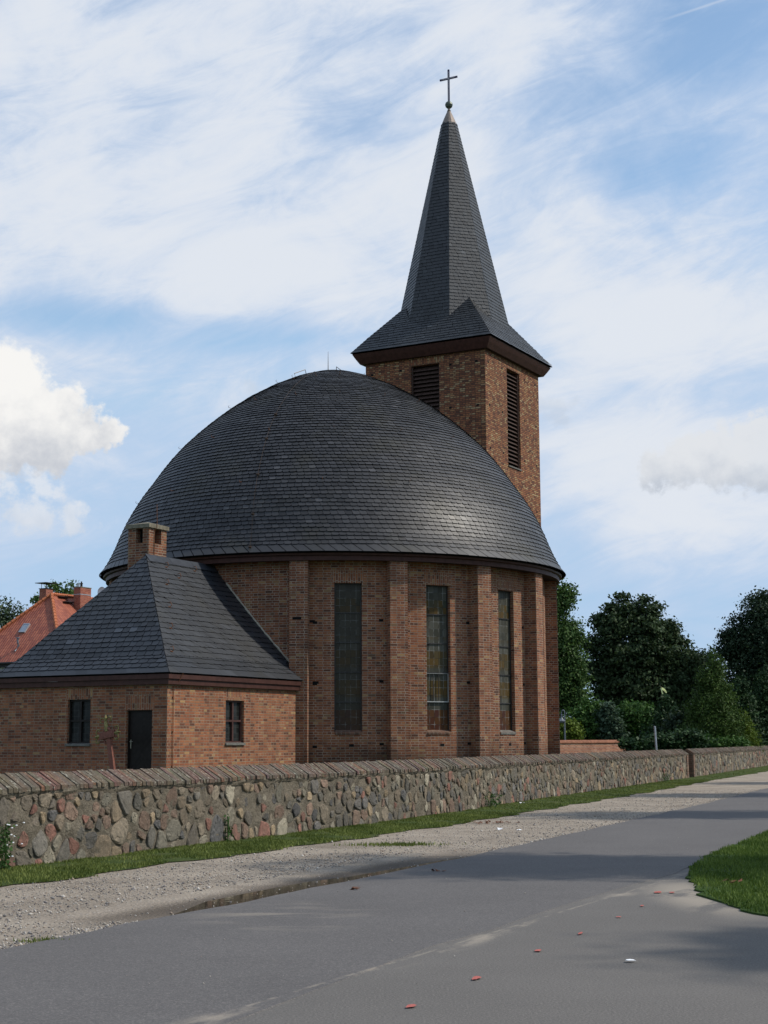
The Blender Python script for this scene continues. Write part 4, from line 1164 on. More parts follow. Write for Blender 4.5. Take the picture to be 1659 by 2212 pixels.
def stone_wall(path, name, label, s_from, s_to, seed, dens, z_top=1.21, ends=(False, False)):
    rng = random.Random(seed)
    P = [Vector((x, y, 0)) for x, y in path]
    # smooth the centre line
    Ls = [0]
    for a, b in zip(P[:-1], P[1:]): Ls.append(Ls[-1] + (b - a).length)
    TOT = Ls[-1]; px = [p.x for p in P]; py = [p.y for p in P]
    def ctr(s): return np.array([np.interp(s, Ls, px), np.interp(s, Ls, py)])
    def c2(s):
        return np.mean([ctr(min(TOT, max(0, s + d))) for d in (-2, -1, 0, 1, 2)], 0) if 2 < s < TOT - 2 else ctr(s)
    def fr(s):
        a, b = ctr(max(0, s - 1.5)), ctr(min(TOT, s + 1.5)); t = (b - a) / np.linalg.norm(b - a); return c2(s), t, np.array([t[1], -t[0]])
    # cache frames
    gs = np.arange(0, TOT + .25, .25); FR = [fr(min(TOT, s)) for s in gs]
    fc = np.array([f[0] for f in FR]); fn = np.array([f[2] for f in FR])
    def mpw(s, z, d):
        c = np.array([np.interp(s, gs, fc[:, 0]), np.interp(s, gs, fc[:, 1])]); n = np.array([np.interp(s, gs, fn[:, 0]), np.interp(s, gs, fn[:, 1])])
        q = c + n * d; return Vector((q[0], q[1], z))
    c0 = ctr(s_from)
    root = empty(name, (float(c0[0]), float(c0[1]), 0), 0, label, 'stone wall')
    org = Vector((float(c0[0]), float(c0[1]), 0))
    TKN = .25
    # mortar body, gently uneven
    mb = MB(); step = .12; ns = int((s_to - s_from) / step); zz = [0, .15, .3, .45, .6, .75, .9, 1.0]
    wob = lambda i, j: .012 * math.sin(i * .9 + j * 2.1) + .010 * math.sin(i * 2.3 - j * 1.3)
    for i in range(ns):
        s0, s1 = s_from + i * (s_to - s_from) / ns, s_from + (i + 1) * (s_to - s_from) / ns
        for j in range(len(zz) - 1):
            q = [(s0, zz[j], i, j), (s1, zz[j], i + 1, j), (s1, zz[j + 1], i + 1, j + 1), (s0, zz[j + 1], i, j + 1)]
            mb.face([mpw(s, z, TKN + wob(a, b)) - org for s, z, a, b in q])
        mb.face([mpw(s0, 0, -TKN) - org, mpw(s1, 0, -TKN) - org, mpw(s1, 1.0, -TKN) - org, mpw(s0, 1.0, -TKN) - org])
        # drip band of mortar under the coping
        a0, a1 = .035 + .012 * math.sin(i * 1.1), .035 + .012 * math.sin((i + 1) * 1.1); b0, b1 = .965 + .018 * math.sin(i * .63), .965 + .018 * math.sin((i + 1) * .63)
        mb.face([mpw(s0, b0 - .05, TKN + .012) - org, mpw(s1, b1 - .05, TKN + .012) - org, mpw(s1, b1, TKN + a1) - org, mpw(s0, b0, TKN + a0) - org])
        mb.face([mpw(s0, b0, TKN + a0) - org, mpw(s1, b1, TKN + a1) - org, mpw(s1, 1.02, TKN + .03) - org, mpw(s0, 1.02, TKN + .03) - org])
    body = mb.build('mortar_body', M_MORT, root)
    # stones: cells of a scattered diagram, rounded and bulging
    seeds = []
    tries = int((s_to - s_from) * .96 * dens * 9)
    cell = {}
    for _ in range(tries):
        s, z = rng.uniform(s_from + .05, s_to - .05), rng.uniform(.02, .93)
        big = rng.random()
        rad = (.065 + .13 * big ** 2.6 + (.07 if z < .5 else 0) * rng.random() ** 2) / math.sqrt(dens / 8.0)
        ok = True
        for ii in range(int(s / .3) - 1, int(s / .3) + 2):
            for (s2, z2, r2) in cell.get(ii, ()):
                if math.hypot((s - s2), (z - z2) * 1.05) < (rad + r2) * .82: ok = False; break
            if not ok: break
        if ok: seeds.append((s, z, rad)); cell.setdefault(int(s / .3), []).append((s, z, rad))
    mb = MB()
    for (s, z, rad) in seeds:
        poly = [(s - .4, max(-.03, z - .4)), (s + .4, max(-.03, z - .4)), (s + .4, min(.945, z + .4)), (s - .4, min(.945, z + .4))]
        for ii in range(int(s / .3) - 3, int(s / .3) + 4):
            for (s2, z2, r2) in cell.get(ii, ()):
                dx, dy = s2 - s, z2 - z; d = math.hypot(dx, dy)
                if d < 1e-6 or d > .9: continue
                k = (d * d + rad * rad - r2 * r2) / (2 * d * d); k = max(.25, min(.75, k))
                mx, my = s + dx * k, z + dy * k; tx, ty = -dy / d, dx / d
                poly = clip(poly, (mx, my), (mx + tx, my + ty))
                if len(poly) < 3: break
            if len(poly) < 3: break
        if len(poly) < 3 or rng.random() < .10: continue
        # keep stones near their own size so bare mortar is left between the loosest
        lim = rad * 1.6
        poly = [(s + (x - s) * min(1, lim / max(1e-6, math.hypot(x - s, y - z))), z + (y - z) * min(1, lim / max(1e-6, math.hypot(x - s, y - z)))) for x, y in poly]
        cx, cy = sum(p[0] for p in poly) / len(poly), sum(p[1] for p in poly) / len(poly)
        # two corner cuts
        for _ in range(rng.choice((1, 1, 2))):
            np_ = []
            for i in range(len(poly)):
                a, b = poly[i], poly[(i + 1) % len(poly)]
                np_ += [(a[0] * .78 + b[0] * .22, a[1] * .78 + b[1] * .22), (a[0] * .22 + b[0] * .78, a[1] * .22 + b[1] * .78)]
            poly = np_
            if len(poly) > 20: break
        gap = max(.84, 1 - .007 / rad - rng.random() * .05)
        bul = rng.uniform(.008, .036); col = rng.choice(STONES); kk = rng.uniform(.72, 1.22); col = tuple(v * kk for v in col)
        tiltx, tilty = rng.uniform(-.10, .10), rng.uniform(-.10, .10)
        rings = []
        for (sc, hh) in ((1.0, -.02), (.96, .55), (.86, .9), (.5, 1.0)):
            rr = []
            for i, (x, y) in enumerate(poly):
                x2, y2 = cx + (x - cx) * sc * gap, cy + (y - cy) * sc * gap
                h = bul * hh + (x2 - cx) * tiltx + (y2 - cy) * tilty + (rng.uniform(-.006, .006) if hh > .5 else 0)
                rr.append(mpw(x2, max(-.02, y2), TKN + max(-.03, h)) - org)
            rings.append(rr)
        n = len(poly)
        for a, b in zip(rings[:-1], rings[1:]):
            for i in range(n):
                j = (i + 1) % n; mb.face([a[i], a[j], b[j], b[i]], None, 0, col)
        mb.face(rings[-1], None, 0, col)
    mb.build('field_stones', M_STONE, root)
    # coping: bricks on edge pitched to both sides
    mb = MB(); s = s_from
    CO = [(.150, .100, .072), (.165, .100, .070), (.135, .105, .080), (.125, .108, .086), (.13, .112, .088), (.21, .105, .065), (.14, .115, .09), (.115, .10, .08), (.155, .092, .064)]
    run = rng.random()
    while s < s_to - .03:
        w = min(.085 * rng.uniform(.75, 1.15), s_to - s); lift = rng.uniform(-.012, .012); j = rng.uniform(-.02, .02)
        col = tuple(v * rng.uniform(.75, 1.25) for v in rng.choice(CO))
        zr, ze_, oe = z_top + lift, .985 + lift * .5 + .01 * math.sin(s * 1.3), TKN + .045 + j
        for sd in (1, -1):
            a = [mpw(s, zr, 0) - org, mpw(s + w, zr, 0) - org, mpw(s + w, ze_ + .045, sd * oe) - org, mpw(s, ze_ + .045, sd * oe) - org]
            b = [q - Vector((0, 0, .055)) for q in a]
            mb.face(a, None, 0, col); mb.face([a[3], a[2], b[2], b[3]], None, 0, col)
            mb.face([a[0], a[3], b[3], b[0]], None, 0, col); mb.face([a[1], a[2], b[2], b[1]], None, 0, col)
        s += w + .013
    # bedding mortar seen in the joints
    ns = int((s_to - s_from) / .5)
    for i in range(ns):
        s0, s1 = s_from + i * (s_to - s_from) / ns, s_from + (i + 1) * (s_to - s_from) / ns
        for sd in (1, -1):
            mb.face([mpw(s0, z_top - .018, 0) - org, mpw(s1, z_top - .018, 0) - org, mpw(s1, 1.008, sd * (TKN + .035)) - org, mpw(s0, 1.008, sd * (TKN + .035)) - org], None, 0, (.12, .105, .08))
    mb.build('coping', M_COPE, root)
    for e, s in zip(ends, (s_from, s_to)):
        if not e: continue
        mb = MB(); sg = 1 if s == s_to else -1
        q = lambda ds, z, d: mpw(min(TOT, max(0, s)), z, d) - org + Vector((*(FR[-1 if sg > 0 else 0][1] * ds * sg), 0))
        def slab(ds0, ds1, d0, d1, z0, z1):
            for dd in (d0, d1): mb.face([q(ds0, z0, dd), q(ds1, z0, dd), q(ds1, z1, dd), q(ds0, z1, dd)], [(ds0, z0), (ds1, z0), (ds1, z1), (ds0, z1)])
            for d_ in (ds0, ds1): mb.face([q(d_, z0, d0), q(d_, z0, d1), q(d_, z1, d1), q(d_, z1, d0)], [(d0, z0), (d1, z0), (d1, z1), (d0, z1)])
            mb.face([q(ds0, z1, d0), q(ds1, z1, d0), q(ds1, z1, d1), q(ds0, z1, d1)])
        slab(-.35, .03, -TKN - .03, TKN + .035, 0, 1.0)
        for d0, d1 in ((-TKN - .03, 0), (0, TKN + .035)):
            mb.face([q(.03, 1.0, d0), q(.03, 1.0, d1), q(.03, 1.0 if d1 > 0 else z_top, d1 if d1 else 0), q(.03, z_top if d0 == 0 else 1.0, d0)], [(0, 0), (.3, 0), (.3, .2), (0, .2)])
        mb.build('brick_end', M_BRICKP, root)
    return root


stone_wall(WALL, 'stone_wall', 'long low field stone wall with pitched brick coping in front of the church', 8.0, 69.1, 3, 9.0, ends=(False, True))
stone_wall(WALL2, 'stone_wall', 'farther stretch of field stone wall beyond the narrow gap', .25, 60, 5, 6.5, ends=(True, False))

# ------------------------------------------------------------------ foliage helpers
def leaves(centres, out, per, spread, size, rng, tint, flat=.7, aspect=.62, upb=.45, jit=.25):
    """leaf-sized rhombs round cluster centres. returns V, F, tint"""
    n = len(centres) * per
    c = np.repeat(centres, per, 0); o = np.repeat(out, per, 0); tn = np.repeat(tint, per)
    off = rng.normal(size=(n, 3)) * spread; off[:, 2] *= flat
    p = c + off
    nr_ = o * .55 + rng.normal(size=(n, 3)) * .65; nr_[:, 2] += upb
    nr_ /= np.linalg.norm(nr_, axis=1, keepdims=True) + 1e-9
    a = np.cross(nr_, rng.normal(size=(n, 3))); a /= np.linalg.norm(a, axis=1, keepdims=True) + 1e-9
    b = np.cross(nr_, a)
    L = size * rng.uniform(.6, 1.25, size=(n, 1))
    V = np.stack([p - a * L * .5, p + b * L * aspect * .5 + a * L * .05, p + a * L * .5 - nr_ * L * .12, p - b * L * aspect * .5 + a * L * .05], 1).reshape(-1, 3)
    F = np.arange(n * 4).reshape(n, 4)
    T = np.clip(tn + rng.normal(size=n) * jit * .5, 0, 1)
    return V, F, np.stack([T, T, T], 1)


def crown_points(blobs, n, rng, inner=.45):
    w = np.array([b[3] * b[5] + b[3] * b[4] for b in blobs]); w /= w.sum()
    idx = rng.choice(len(blobs), n, p=w)
    B = np.array(blobs)[idx]
    d = rng.normal(size=(n, 3)); d /= np.linalg.norm(d, axis=1, keepdims=True)
    r = rng.uniform(inner ** 2, 1, size=(n, 1)) ** .5
    ph = B[:, 0] * 1.7 + B[:, 2]
    lump = 1 + .24 * np.sin(d[:, :1] * 6 + ph[:, None]) * np.sin(d[:, 2:] * 7 + ph[:, None] * .6) + .15 * np.sin(d[:, 1:2] * 11 + ph[:, None])
    return B[:, :3] + d * r * lump * B[:, 3:6], d


def tree(name, label, cat, base, blobs, mat_, n=900, per=16, spread=.32, size=.30, seed=1, trunk=.22, limbs=5, group=None, inner=.45, flat=.7, tint=(.45, .22), skirt=None, upb=.45, aspect=.62):
    """blobs in world metres (x, y, z, rx, ry, rz)"""
    rng = np.random.default_rng(seed); rr = random.Random(seed)
    root = empty(name, base, 0, label, cat, group)
    b = Vector(base)
    c, d = crown_points(blobs, n, rng, inner)
    keep = c[:, 2] > b.z + .05; c, d = c[keep], d[keep]
    tn = np.clip(rng.normal(tint[0], tint[1], len(c)), 0, 1)
    V, F, T = leaves(c, d, per, spread, size, rng, tn, flat, aspect, upb)
    mesh_np('crown', V - np.array(base), F, mat_, T, root)
    if trunk:
        mb = MB(); top = max(q[2] for q in blobs)
        cx = sum(q[0] for q in blobs) / len(blobs); cy = sum(q[1] for q in blobs) / len(blobs)
        h = top - b.z
        pts = [Vector((0, 0, -.1)), Vector((.05, 0, h * .25)), Vector(((cx - b.x) * .4, (cy - b.y) * .4, h * .55)), Vector((cx - b.x, cy - b.y, h * .95))]
        mb.tube(pts, [trunk * 1.25, trunk, trunk * .7, trunk * .15], 8)
        for i in range(limbs):
            q = rr.choice(blobs); t0 = rr.uniform(.28, .7); p0 = pts[1].lerp(pts[3], (t0 - .25) / .75)
            p2 = Vector((q[0] - b.x + rr.uniform(-.5, .5) * q[3], q[1] - b.y + rr.uniform(-.5, .5) * q[4], q[2] - b.z + rr.uniform(-.2, .5) * q[5])); p1 = p0.lerp(p2, .5) + Vector((0, 0, -.1 * h * .1))
            mb.tube([p0, p1, p2], [trunk * .5, trunk * .32, trunk * .08], 6)
        mb.build('trunk', M_BARK, root)
    return root


def blob(px, py, rx, ry, Y, dy=0.0, depth=1.0):
    """crown lump outlined in the photo, set at its distance with real depth"""
    p = at(px, py, Y + dy); k = (Y + dy) / 3376.0
    return (p.x, p.y, p.z, rx * k, rx * k * depth, ry * k)


def gpos(px, Y, z=CY):
    p = at(px, 1600, Y); return (p.x, Y, z)


# garden wall of new red brick behind the churchyard
gw = empty('brick_wall', gpos(1300, 95), 0, 'low orange red brick wall with rounded coping to the right of the church', 'brick wall')
ga, gb = at(1120, 1600, 88), at(1500, 1600, 99)
mb = MB(); g0 = Vector((ga.x, ga.y, 0)) - gw.location; g1 = Vector((gb.x, gb.y, 0)) - gw.location; g0.z = g1.z = 0
LW_ = (g1 - g0).length; dt = (g1 - g0).normalized(); dn = Vector((dt.y, -dt.x, 0)); zt = 1.42 - CY
for s_ in (1, -1): mb.face([g0 + dn * .15 * s_, g1 + dn * .15 * s_, g1 + dn * .15 * s_ + Vector((0, 0, zt)), g0 + dn * .15 * s_ + Vector((0, 0, zt))], [(0, 0), (LW_, 0), (LW_, zt), (0, zt)])
mb.build('wall_body', M_BRICKG, gw)
M_COPG = plain('brown coping brick', (.24, .105, .062), .85, 0, .35, 5, .3)
mb = MB()
prof = [(.20, 0), (.20, .05), (.15, .13), (.06, .19), (-.06, .19), (-.15, .13), (-.20, .05), (-.20, 0)]
for (d0, z0), (d1, z1) in zip(prof[:-1], prof[1:]):
    mb.face([g0 + dn * d0 + Vector((0, 0, zt + z0)), g1 + dn * d0 + Vector((0, 0, zt + z0)), g1 + dn * d1 + Vector((0, 0, zt + z1)), g0 + dn * d1 + Vector((0, 0, zt + z1))])
mb.build('coping', M_COPG, gw)

# ------------------------------------------------------------------ trees and bushes
tree('tree', 'tall bright green leafy tree half hidden behind the right edge of the church', 'tree', gpos(1200, 112),
     [blob(1200, 1300, 26, 34, 112), blob(1222, 1285, 17, 24, 112), blob(1205, 1390, 42, 60, 112), blob(1228, 1370, 28, 34, 112), blob(1225, 1440, 36, 50, 112), blob(1235, 1500, 34, 50, 112), blob(1200, 1480, 40, 70, 112), blob(1180, 1420, 45, 90, 112)],
     M_LEAF['lime'], 3200, 14, .30, .24, 21, .25, 6)
ch = [blob(1345, 1316, 24, 22, 120), blob(1388, 1324, 30, 26, 120), blob(1330, 1350, 48, 32, 120), blob(1400, 1365, 60, 40, 120), blob(1440, 1375, 30, 34, 120), blob(1310, 1400, 50, 38, 120), blob(1380, 1420, 80, 45, 120), blob(1460, 1425, 45, 40, 120),
      blob(1300, 1455, 46, 40, 120), blob(1370, 1480, 90, 50, 120), blob(1455, 1480, 60, 48, 120), blob(1330, 1530, 60, 45, 120), blob(1420, 1540, 80, 45, 120), blob(1490, 1450, 22, 30, 120),
      blob(1298, 1338, 15, 9, 120), blob(1270, 1392, 18, 11, 120), blob(1447, 1350, 15, 10, 120), blob(1472, 1388, 16, 10, 120), blob(1262, 1440, 20, 14, 120), blob(1418, 1312, 12, 9, 120), blob(1344, 1288, 13, 9, 120), blob(1390, 1294, 14, 8, 120), blob(1316, 1312, 12, 8, 120), blob(1500, 1425, 14, 9, 120)]
tree('tree', 'big dark horse chestnut tree with a stepped broad crown behind the metal post', 'tree', gpos(1385, 120), ch, M_LEAF['chestnut'], 3900, 14, .30, .30, 22, .40, 9, flat=.40, inner=.35)
tree('tree', 'large dark round crowned tree at the right edge of the photo', 'tree', gpos(1665, 118),
     [blob(1660, 1340, 60, 50, 118), blob(1640, 1310, 34, 34, 118), blob(1610, 1380, 50, 44, 118), blob(1585, 1400, 34, 30, 118), blob(1680, 1400, 80, 70, 118), blob(1620, 1440, 60, 50, 118), blob(1700, 1480, 90, 90, 118), blob(1640, 1500, 80, 60, 118), blob(1572, 1372, 16, 10, 118), blob(1596, 1338, 15, 11, 118), blob(1622, 1300, 13, 11, 118), blob(1650, 1284, 10, 14, 118), blob(1556, 1408, 16, 10, 118)],
     M_LEAF['dark'], 3600, 14, .32, .24, 23, .35, 8, inner=.4)
tree('tree', 'small distant tree showing between the chestnut and the conifer', 'tree', gpos(1505, 150),
     [blob(1495, 1440, 26, 30, 150), blob(1515, 1430, 16, 22, 150), blob(1505, 1490, 36, 50, 150), blob(1470, 1480, 30, 40, 150), blob(1540, 1480, 20, 40, 150)], M_LEAF['dark'], 520, 14, .4, .42, 24, .2, 4)


def conifer(name, label, px, ytop, half, Y, mat_, seed, n=900, ybot=1612, group=None, size=.26, tint=(.45, .25)):
    bl = []
    H = ybot - ytop
    for i in range(9):
        f = i / 8; r = half * (.07 + .93 * min(1, f * 1.12) ** .85)
        bl.append(blob(px + half * .12 * math.sin(i * 2.4 + seed), ytop + H * (.06 + .90 * f), r, H * .10, Y))
    return tree(name, label, 'conifer', gpos(px, Y), bl, mat_, n, 16, .16, size, seed, .14, 0, group, inner=.6, flat=1.3, tint=tint, upb=.2, aspect=.4)


conifer('conifer', 'bright green cone shaped thuja right of the chestnut tree', 1540, 1408, 64, 92, M_LEAF['thuja'], 31, 3600, tint=(.5, .3), size=.17)
conifer('conifer', 'dark narrow yew just right of the bright cone shaped thuja', 1600, 1455, 42, 98, M_LEAF['yew'], 32, 900)
conifer('conifer', 'dark broad yew at the right edge beneath the round crowned tree', 1648, 1440, 50, 106, M_LEAF['yew'], 33, 1100)
conifer('conifer', 'small yellowish dwarf conifer in front of the dark yews', 1608, 1545, 24, 92, M_LEAF['gold'], 34, 420, size=.18, tint=(.15, .15))
conifer('conifer', 'dark slender conifer in front of the chestnut tree near the metal post', 1440, 1500, 44, 100, M_LEAF['yew'], 35, 800)


def bush(label, cat, parts, Y, mat_, seed, n, size=.2, spread=.2, px=None, tint=(.45, .25), flat=.8, inner=.5, name='bush'):
    bl = [blob(*p, Y) for p in parts]
    return tree(name, label, cat, gpos(px or parts[0][0], Y), bl, mat_, n, 14, spread, size, seed, .06, 3, inner=inner, tint=tint, flat=flat)


bush('yellow green bush above the brick wall beside the church corner', 'bush', [(1222, 1578, 24, 18), (1240, 1585, 16, 14), (1208, 1580, 20, 20), (1232, 1566, 12, 8)], 99, M_LEAF['gold'], 41, 480, .20, .18, tint=(.35, .3))
bush('large fresh green bush between the yellow green bush and the chestnut', 'bush', [(1280, 1540, 26, 26), (1262, 1565, 34, 36), (1295, 1575, 30, 34)], 104, M_LEAF['bush'], 42, 800, .24, .24, tint=(.4, .28))
bush('greyish blue green shrub right of the fresh green bush', 'bush', [(1312, 1548, 18, 26), (1320, 1580, 24, 30)], 103, M_LEAF['blue'], 43, 420, .24, .2)
bush('mid green shrub under the middle of the chestnut crown', 'bush', [(1370, 1545, 34, 22), (1390, 1572, 36, 36), (1350, 1580, 30, 30)], 106, M_LEAF['bush'], 44, 800, .24, .24, tint=(.25, .22))
bush('dark sprawling juniper overhanging the end of the brick wall', 'bush', [(1440, 1606, 55, 20), (1395, 1612, 40, 12), (1370, 1605, 26, 5), (1480, 1600, 40, 26)], 86, M_LEAF['yew'], 45, 900, .24, .2, px=1445, flat=.5)
bush('brownish green shrub between the metal post and the thuja', 'bush', [(1465, 1575, 26, 30), (1490, 1592, 24, 26)], 93, M_LEAF['dark'], 46, 460, .22, .2)
bush('low fresh green shrub at the foot of the thuja', 'bush', [(1500, 1604, 34, 12), (1550, 1607, 44, 9), (1590, 1608, 26, 8)], 90, M_LEAF['bush'], 47, 700, .18, .16, tint=(.35, .25))
bush('leafy low hedge along the far stone wall at the right edge', 'hedge', [(1640, 1600, 30, 12), (1690, 1600, 40, 14)], 116, M_LEAF['bush'], 48, 420, .18, .16, tint=(.3, .25), name='hedge')

# pale feathery trees behind the house
tree('tree', 'pale feathery tree left of the red roof at the photo edge', 'tree', gpos(20, 135, 0),
     [blob(8, 1325, 24, 30, 135), blob(30, 1312, 14, 22, 135), blob(-30, 1340, 40, 60, 135), blob(48, 1320, 9, 18, 135), blob(20, 1345, 34, 14, 135), blob(5, 1420, 50, 70, 135)], M_LEAF['birch'], 330, 12, .30, .30, 51, .16, 7, inner=.2, tint=(.3, .2))
tree('tree', 'leafy green tree top showing behind the red roof ridge and chimneys', 'tree', gpos(138, 140, 0),
     [blob(130, 1290, 22, 20, 140), blob(152, 1280, 12, 22, 140), blob(118, 1268, 10, 7, 140), blob(84, 1296, 12, 8, 140), blob(140, 1340, 50, 50, 140), blob(155, 1263, 5, 8, 140)], M_LEAF['lime'], 420, 12, .28, .34, 52, .2, 5, inner=.3, tint=(.6, .2))

# avenue trees on the right of the camera that throw the shade bands over the road
for i, (x, y, h, r) in enumerate([(12.3, 11.9, 8.8, 1.6), (10.6, 20.1, 9.6, 2.6), (14.2, 33.6, 9.4, 2.2), (18.2, 45.2, 9.4, 2.3), (22.5, 57.5, 9.0, 2.2)]):
    bl = [(x, y, h, r * .8, r * .8, r * .9), (x - r * .5, y + .5, h - 1.1, r * .8, r * .7, r * .6), (x + r * .5, y - .4, h - .9, r * .8, r * .7, r * .7), (x, y, h - 1.9, r, r * .8, r * .6)]
    tree('tree', ['young round crowned roadside tree nearest to the side road', 'roadside tree shading the lawn corner', 'third roadside tree along the road', 'fourth roadside tree along the road', 'farthest roadside tree along the road'][i], 'tree', (x, y, 0), bl, M_LEAF['lime'], 520, 14, .3, .26, 60 + i, .13, 5, group='roadside trees', inner=.2)

# ------------------------------------------------------------------ grass
def blades(name, pts, hgt, mat_, rng, label, wid=.010):
    n = len(pts)
    a = rng.uniform(0, 2 * np.pi, n); h = hgt * rng.uniform(.45, 1.25, n); ln = rng.uniform(.1, .7, n) * h
    dx, dy = np.cos(a), np.sin(a); b = rng.uniform(0, 2 * np.pi, n)
    w = wid * rng.uniform(.7, 1.5, n)
    P = np.asarray(pts)
    A = P + np.stack([dx * w, dy * w, 0 * w], 1); B = P - np.stack([dx * w, dy * w, 0 * w], 1)
    T = P + np.stack([np.cos(b) * ln, np.sin(b) * ln, h], 1)
    V = np.stack([A, B, T], 1).reshape(-1, 3); F = np.arange(n * 3).reshape(n, 3)
    patch = .5 + .25 * np.sin(P[:, 0] * 3.1 + P[:, 1] * 1.3) * np.sin(P[:, 1] * 2.2) + .2 * np.sin(P[:, 1] * .9 + P[:, 0] * 5)
    t = np.clip(patch + rng.normal(size=n) * .28, 0, 1)
    o = mesh_np(name, V, F, mat_, np.stack([t, t, t], 1)); o['kind'] = 'stuff'; o['label'] = label
    return o


def strip_pts(n, y0, y1, rng, power=1.0):
    y = y0 + (y1 - y0) * rng.uniform(0, 1, n) ** power
    g = np.array([gedge(v) for v in y]) + rng.normal(size=n) * .045; w = wl(y) + .26
    u = rng.uniform(0, 1, n); x = g + (w - g) * u
    x = np.where(rng.uniform(size=n) < .2, w + rng.uniform(-.02, .10, n), x)
    return np.stack([x, y, np.full(n, .012)], 1)


rng = np.random.default_rng(5)
p = np.concatenate([strip_pts(60000, 14.5, 34, rng), strip_pts(30000, 34, 62, rng), strip_pts(12000, 62, 115, rng)])
ps = np.sin(p[:, 0] * 7 + p[:, 1] * 2.3) + np.sin(p[:, 1] * 5.1 - p[:, 0] * 3) + np.sin(p[:, 1] * 1.3 + 2) + rng.normal(size=len(p)) * .7
p = p[ps > -.9]
blades('grass', p, .042, M_LEAF['grass'], rng, 'short rough grass along the foot of the stone wall', .008)
x = rng.uniform(3.0, 9.5, 150000); y = rng.uniform(11.5, 31, 150000)
lx = np.interp(y, [v[1] for v in LAWN[::-1][3:]], [v[0] for v in LAWN[::-1][3:]])
k = (x > lx + np.abs(rng.normal(size=len(x))) * .06 - .01) & (np.sin(x * 4.1 + y * 1.7) + np.sin(y * 3.3 - x * 2) + rng.normal(size=len(x)) * .8 > -1.3) & (x < .27 * y + 1.2)
blades('grass', np.stack([x[k], y[k], np.full(k.sum(), .034)], 1), .050, M_LEAF['lawn'], rng, 'thick mown lawn grass in the corner right of the road', .007)
x = np.concatenate([rng.normal(at(855, 1822, 25).x, .32, 500)]); y = rng.normal(on_ground(862, 1826).y, .18, 500)
cpt = on_ground(860, 1826); blades('grass', np.stack([cpt.x + rng.normal(size=600) * .34, cpt.y + rng.normal(size=600) * .16 + 0, np.full(600, .003)], 1), .05, M_LEAF['grass'], rng, 'small tuft of grass alone in the gravel', .008)
cpt = on_ground(95, 2035); blades('grass', np.stack([cpt.x + rng.normal(size=160) * .10, cpt.y + rng.normal(size=160) * .06, np.full(160, .003)], 1), .035, M_LEAF['grass'], rng, 'thin grass tuft at the near edge of the gravel', .006)

# loose pebbles on the gravel and the asphalt
def pebbles(n, seed):
    rng = np.random.default_rng(seed)
    y = 10.5 + 40 * rng.uniform(0, 1, n) ** 2.2
    a, b = fl(y), gl(y); u = rng.uniform(0, 1, n)
    u = np.where(rng.uniform(size=n) < .45, u ** 3 * .55 + .02, u)
    x = a + (b - a) * u
    w_ = (y > 14.3) & (y < 23) & (u < .32) & (rng.uniform(size=n) < .93); u = np.where(w_, .32 + .65 * rng.uniform(0, 1, n), u); x = a + (b - a) * u
    k = rng.uniform(size=n) < .006; x = np.where(k, a + rng.uniform(0, 4.0, n), x); z0 = np.where(k, .022, 0.0)
    s = .006 + .010 * rng.uniform(0, 1, n) ** 3 + .012 * (rng.uniform(size=n) < .025); s = np.where(k, s * .55, s)
    oct_ = np.array([(1, 0, 0), (0, 1, 0), (-1, 0, 0), (0, -1, 0), (0, 0, .8), (0, 0, -.4)], float)
    V = oct_[None] * s[:, None, None] * rng.uniform(.6, 1.4, size=(n, 6, 1))
    an = rng.uniform(0, 6.28, n); c, sn = np.cos(an)[:, None], np.sin(an)[:, None]
    X = V[:, :, 0] * c - V[:, :, 1] * sn; Y = V[:, :, 0] * sn + V[:, :, 1] * c
    V = np.stack([X + x[:, None], Y + y[:, None], V[:, :, 2] + (z0 + s * .3)[:, None]], 2).reshape(-1, 3)
    tri = np.array([(0, 1, 4), (1, 2, 4), (2, 3, 4), (3, 0, 4), (1, 0, 5), (2, 1, 5), (3, 2, 5), (0, 3, 5)])
    F = (tri[None] + (np.arange(n) * 6)[:, None, None]).reshape(-1, 3)
    pal = np.array([(.36, .32, .27), (.43, .385, .33), (.24, .225, .21), (.15, .14, .14), (.33, .26, .20), (.50, .46, .41), (.30, .27, .24)])
    col = np.repeat(pal[rng.choice(len(pal), n)] * rng.uniform(.75, 1.15, size=(n, 1)), 8, 0)
    o = mesh_np('pebbles', V, F, M_PEB, col); o['kind'] = 'stuff'; o['label'] = 'loose pebbles strewn over the gravel verge'


pebbles(26000, 9)

# ------------------------------------------------------------------ red-roofed house behind
K = Vector((-21.91, 105.0, 7.125)); HB = 9.7; HR = 5.05; HI = 4.5
house = empty('house', (K.x, K.y, 0), math.pi / 2 - PSI, 'pale house with a red tiled hipped roof and two chimneys behind the annex', 'house')
# local: origin below the near eaves corner, x to the right-and-away, y to the left
KZ = K.z
mb = MB(); mb.box(.35, 14, .35, HB - .35, 0, KZ - .1); mb.build('wall', M_HOUSEW, house)
mb = MB()
ap, ap2 = (HI, HB / 2, KZ + HR), (14 - HI, HB / 2, KZ + HR)
def roof_face(pts):
    P = [Vector(p) for p in pts]; U = (P[1] - P[0]).normalized(); n = (P[1] - P[0]).cross(P[2] - P[0]).normalized(); V = n.cross(U); V = V if V.z > 0 else -V
    mb.face(P, [((p - P[0]).dot(U), (p - P[0]).dot(V)) for p in P])
roof_face([(0, HB, KZ), (0, 0, KZ), ap]); roof_face([(0, 0, KZ), (14, 0, KZ), ap2, ap]); roof_face([(14, 0, KZ), (14, HB, KZ), ap2]); roof_face([(14, HB, KZ), (0, HB, KZ), ap, ap2])
hroof = mb.build('roof', M_TILE, house)
M_RIDGE = plain('ridge tile', (.43, .14, .062), .6, 0, .2, 3)
mb = MB()
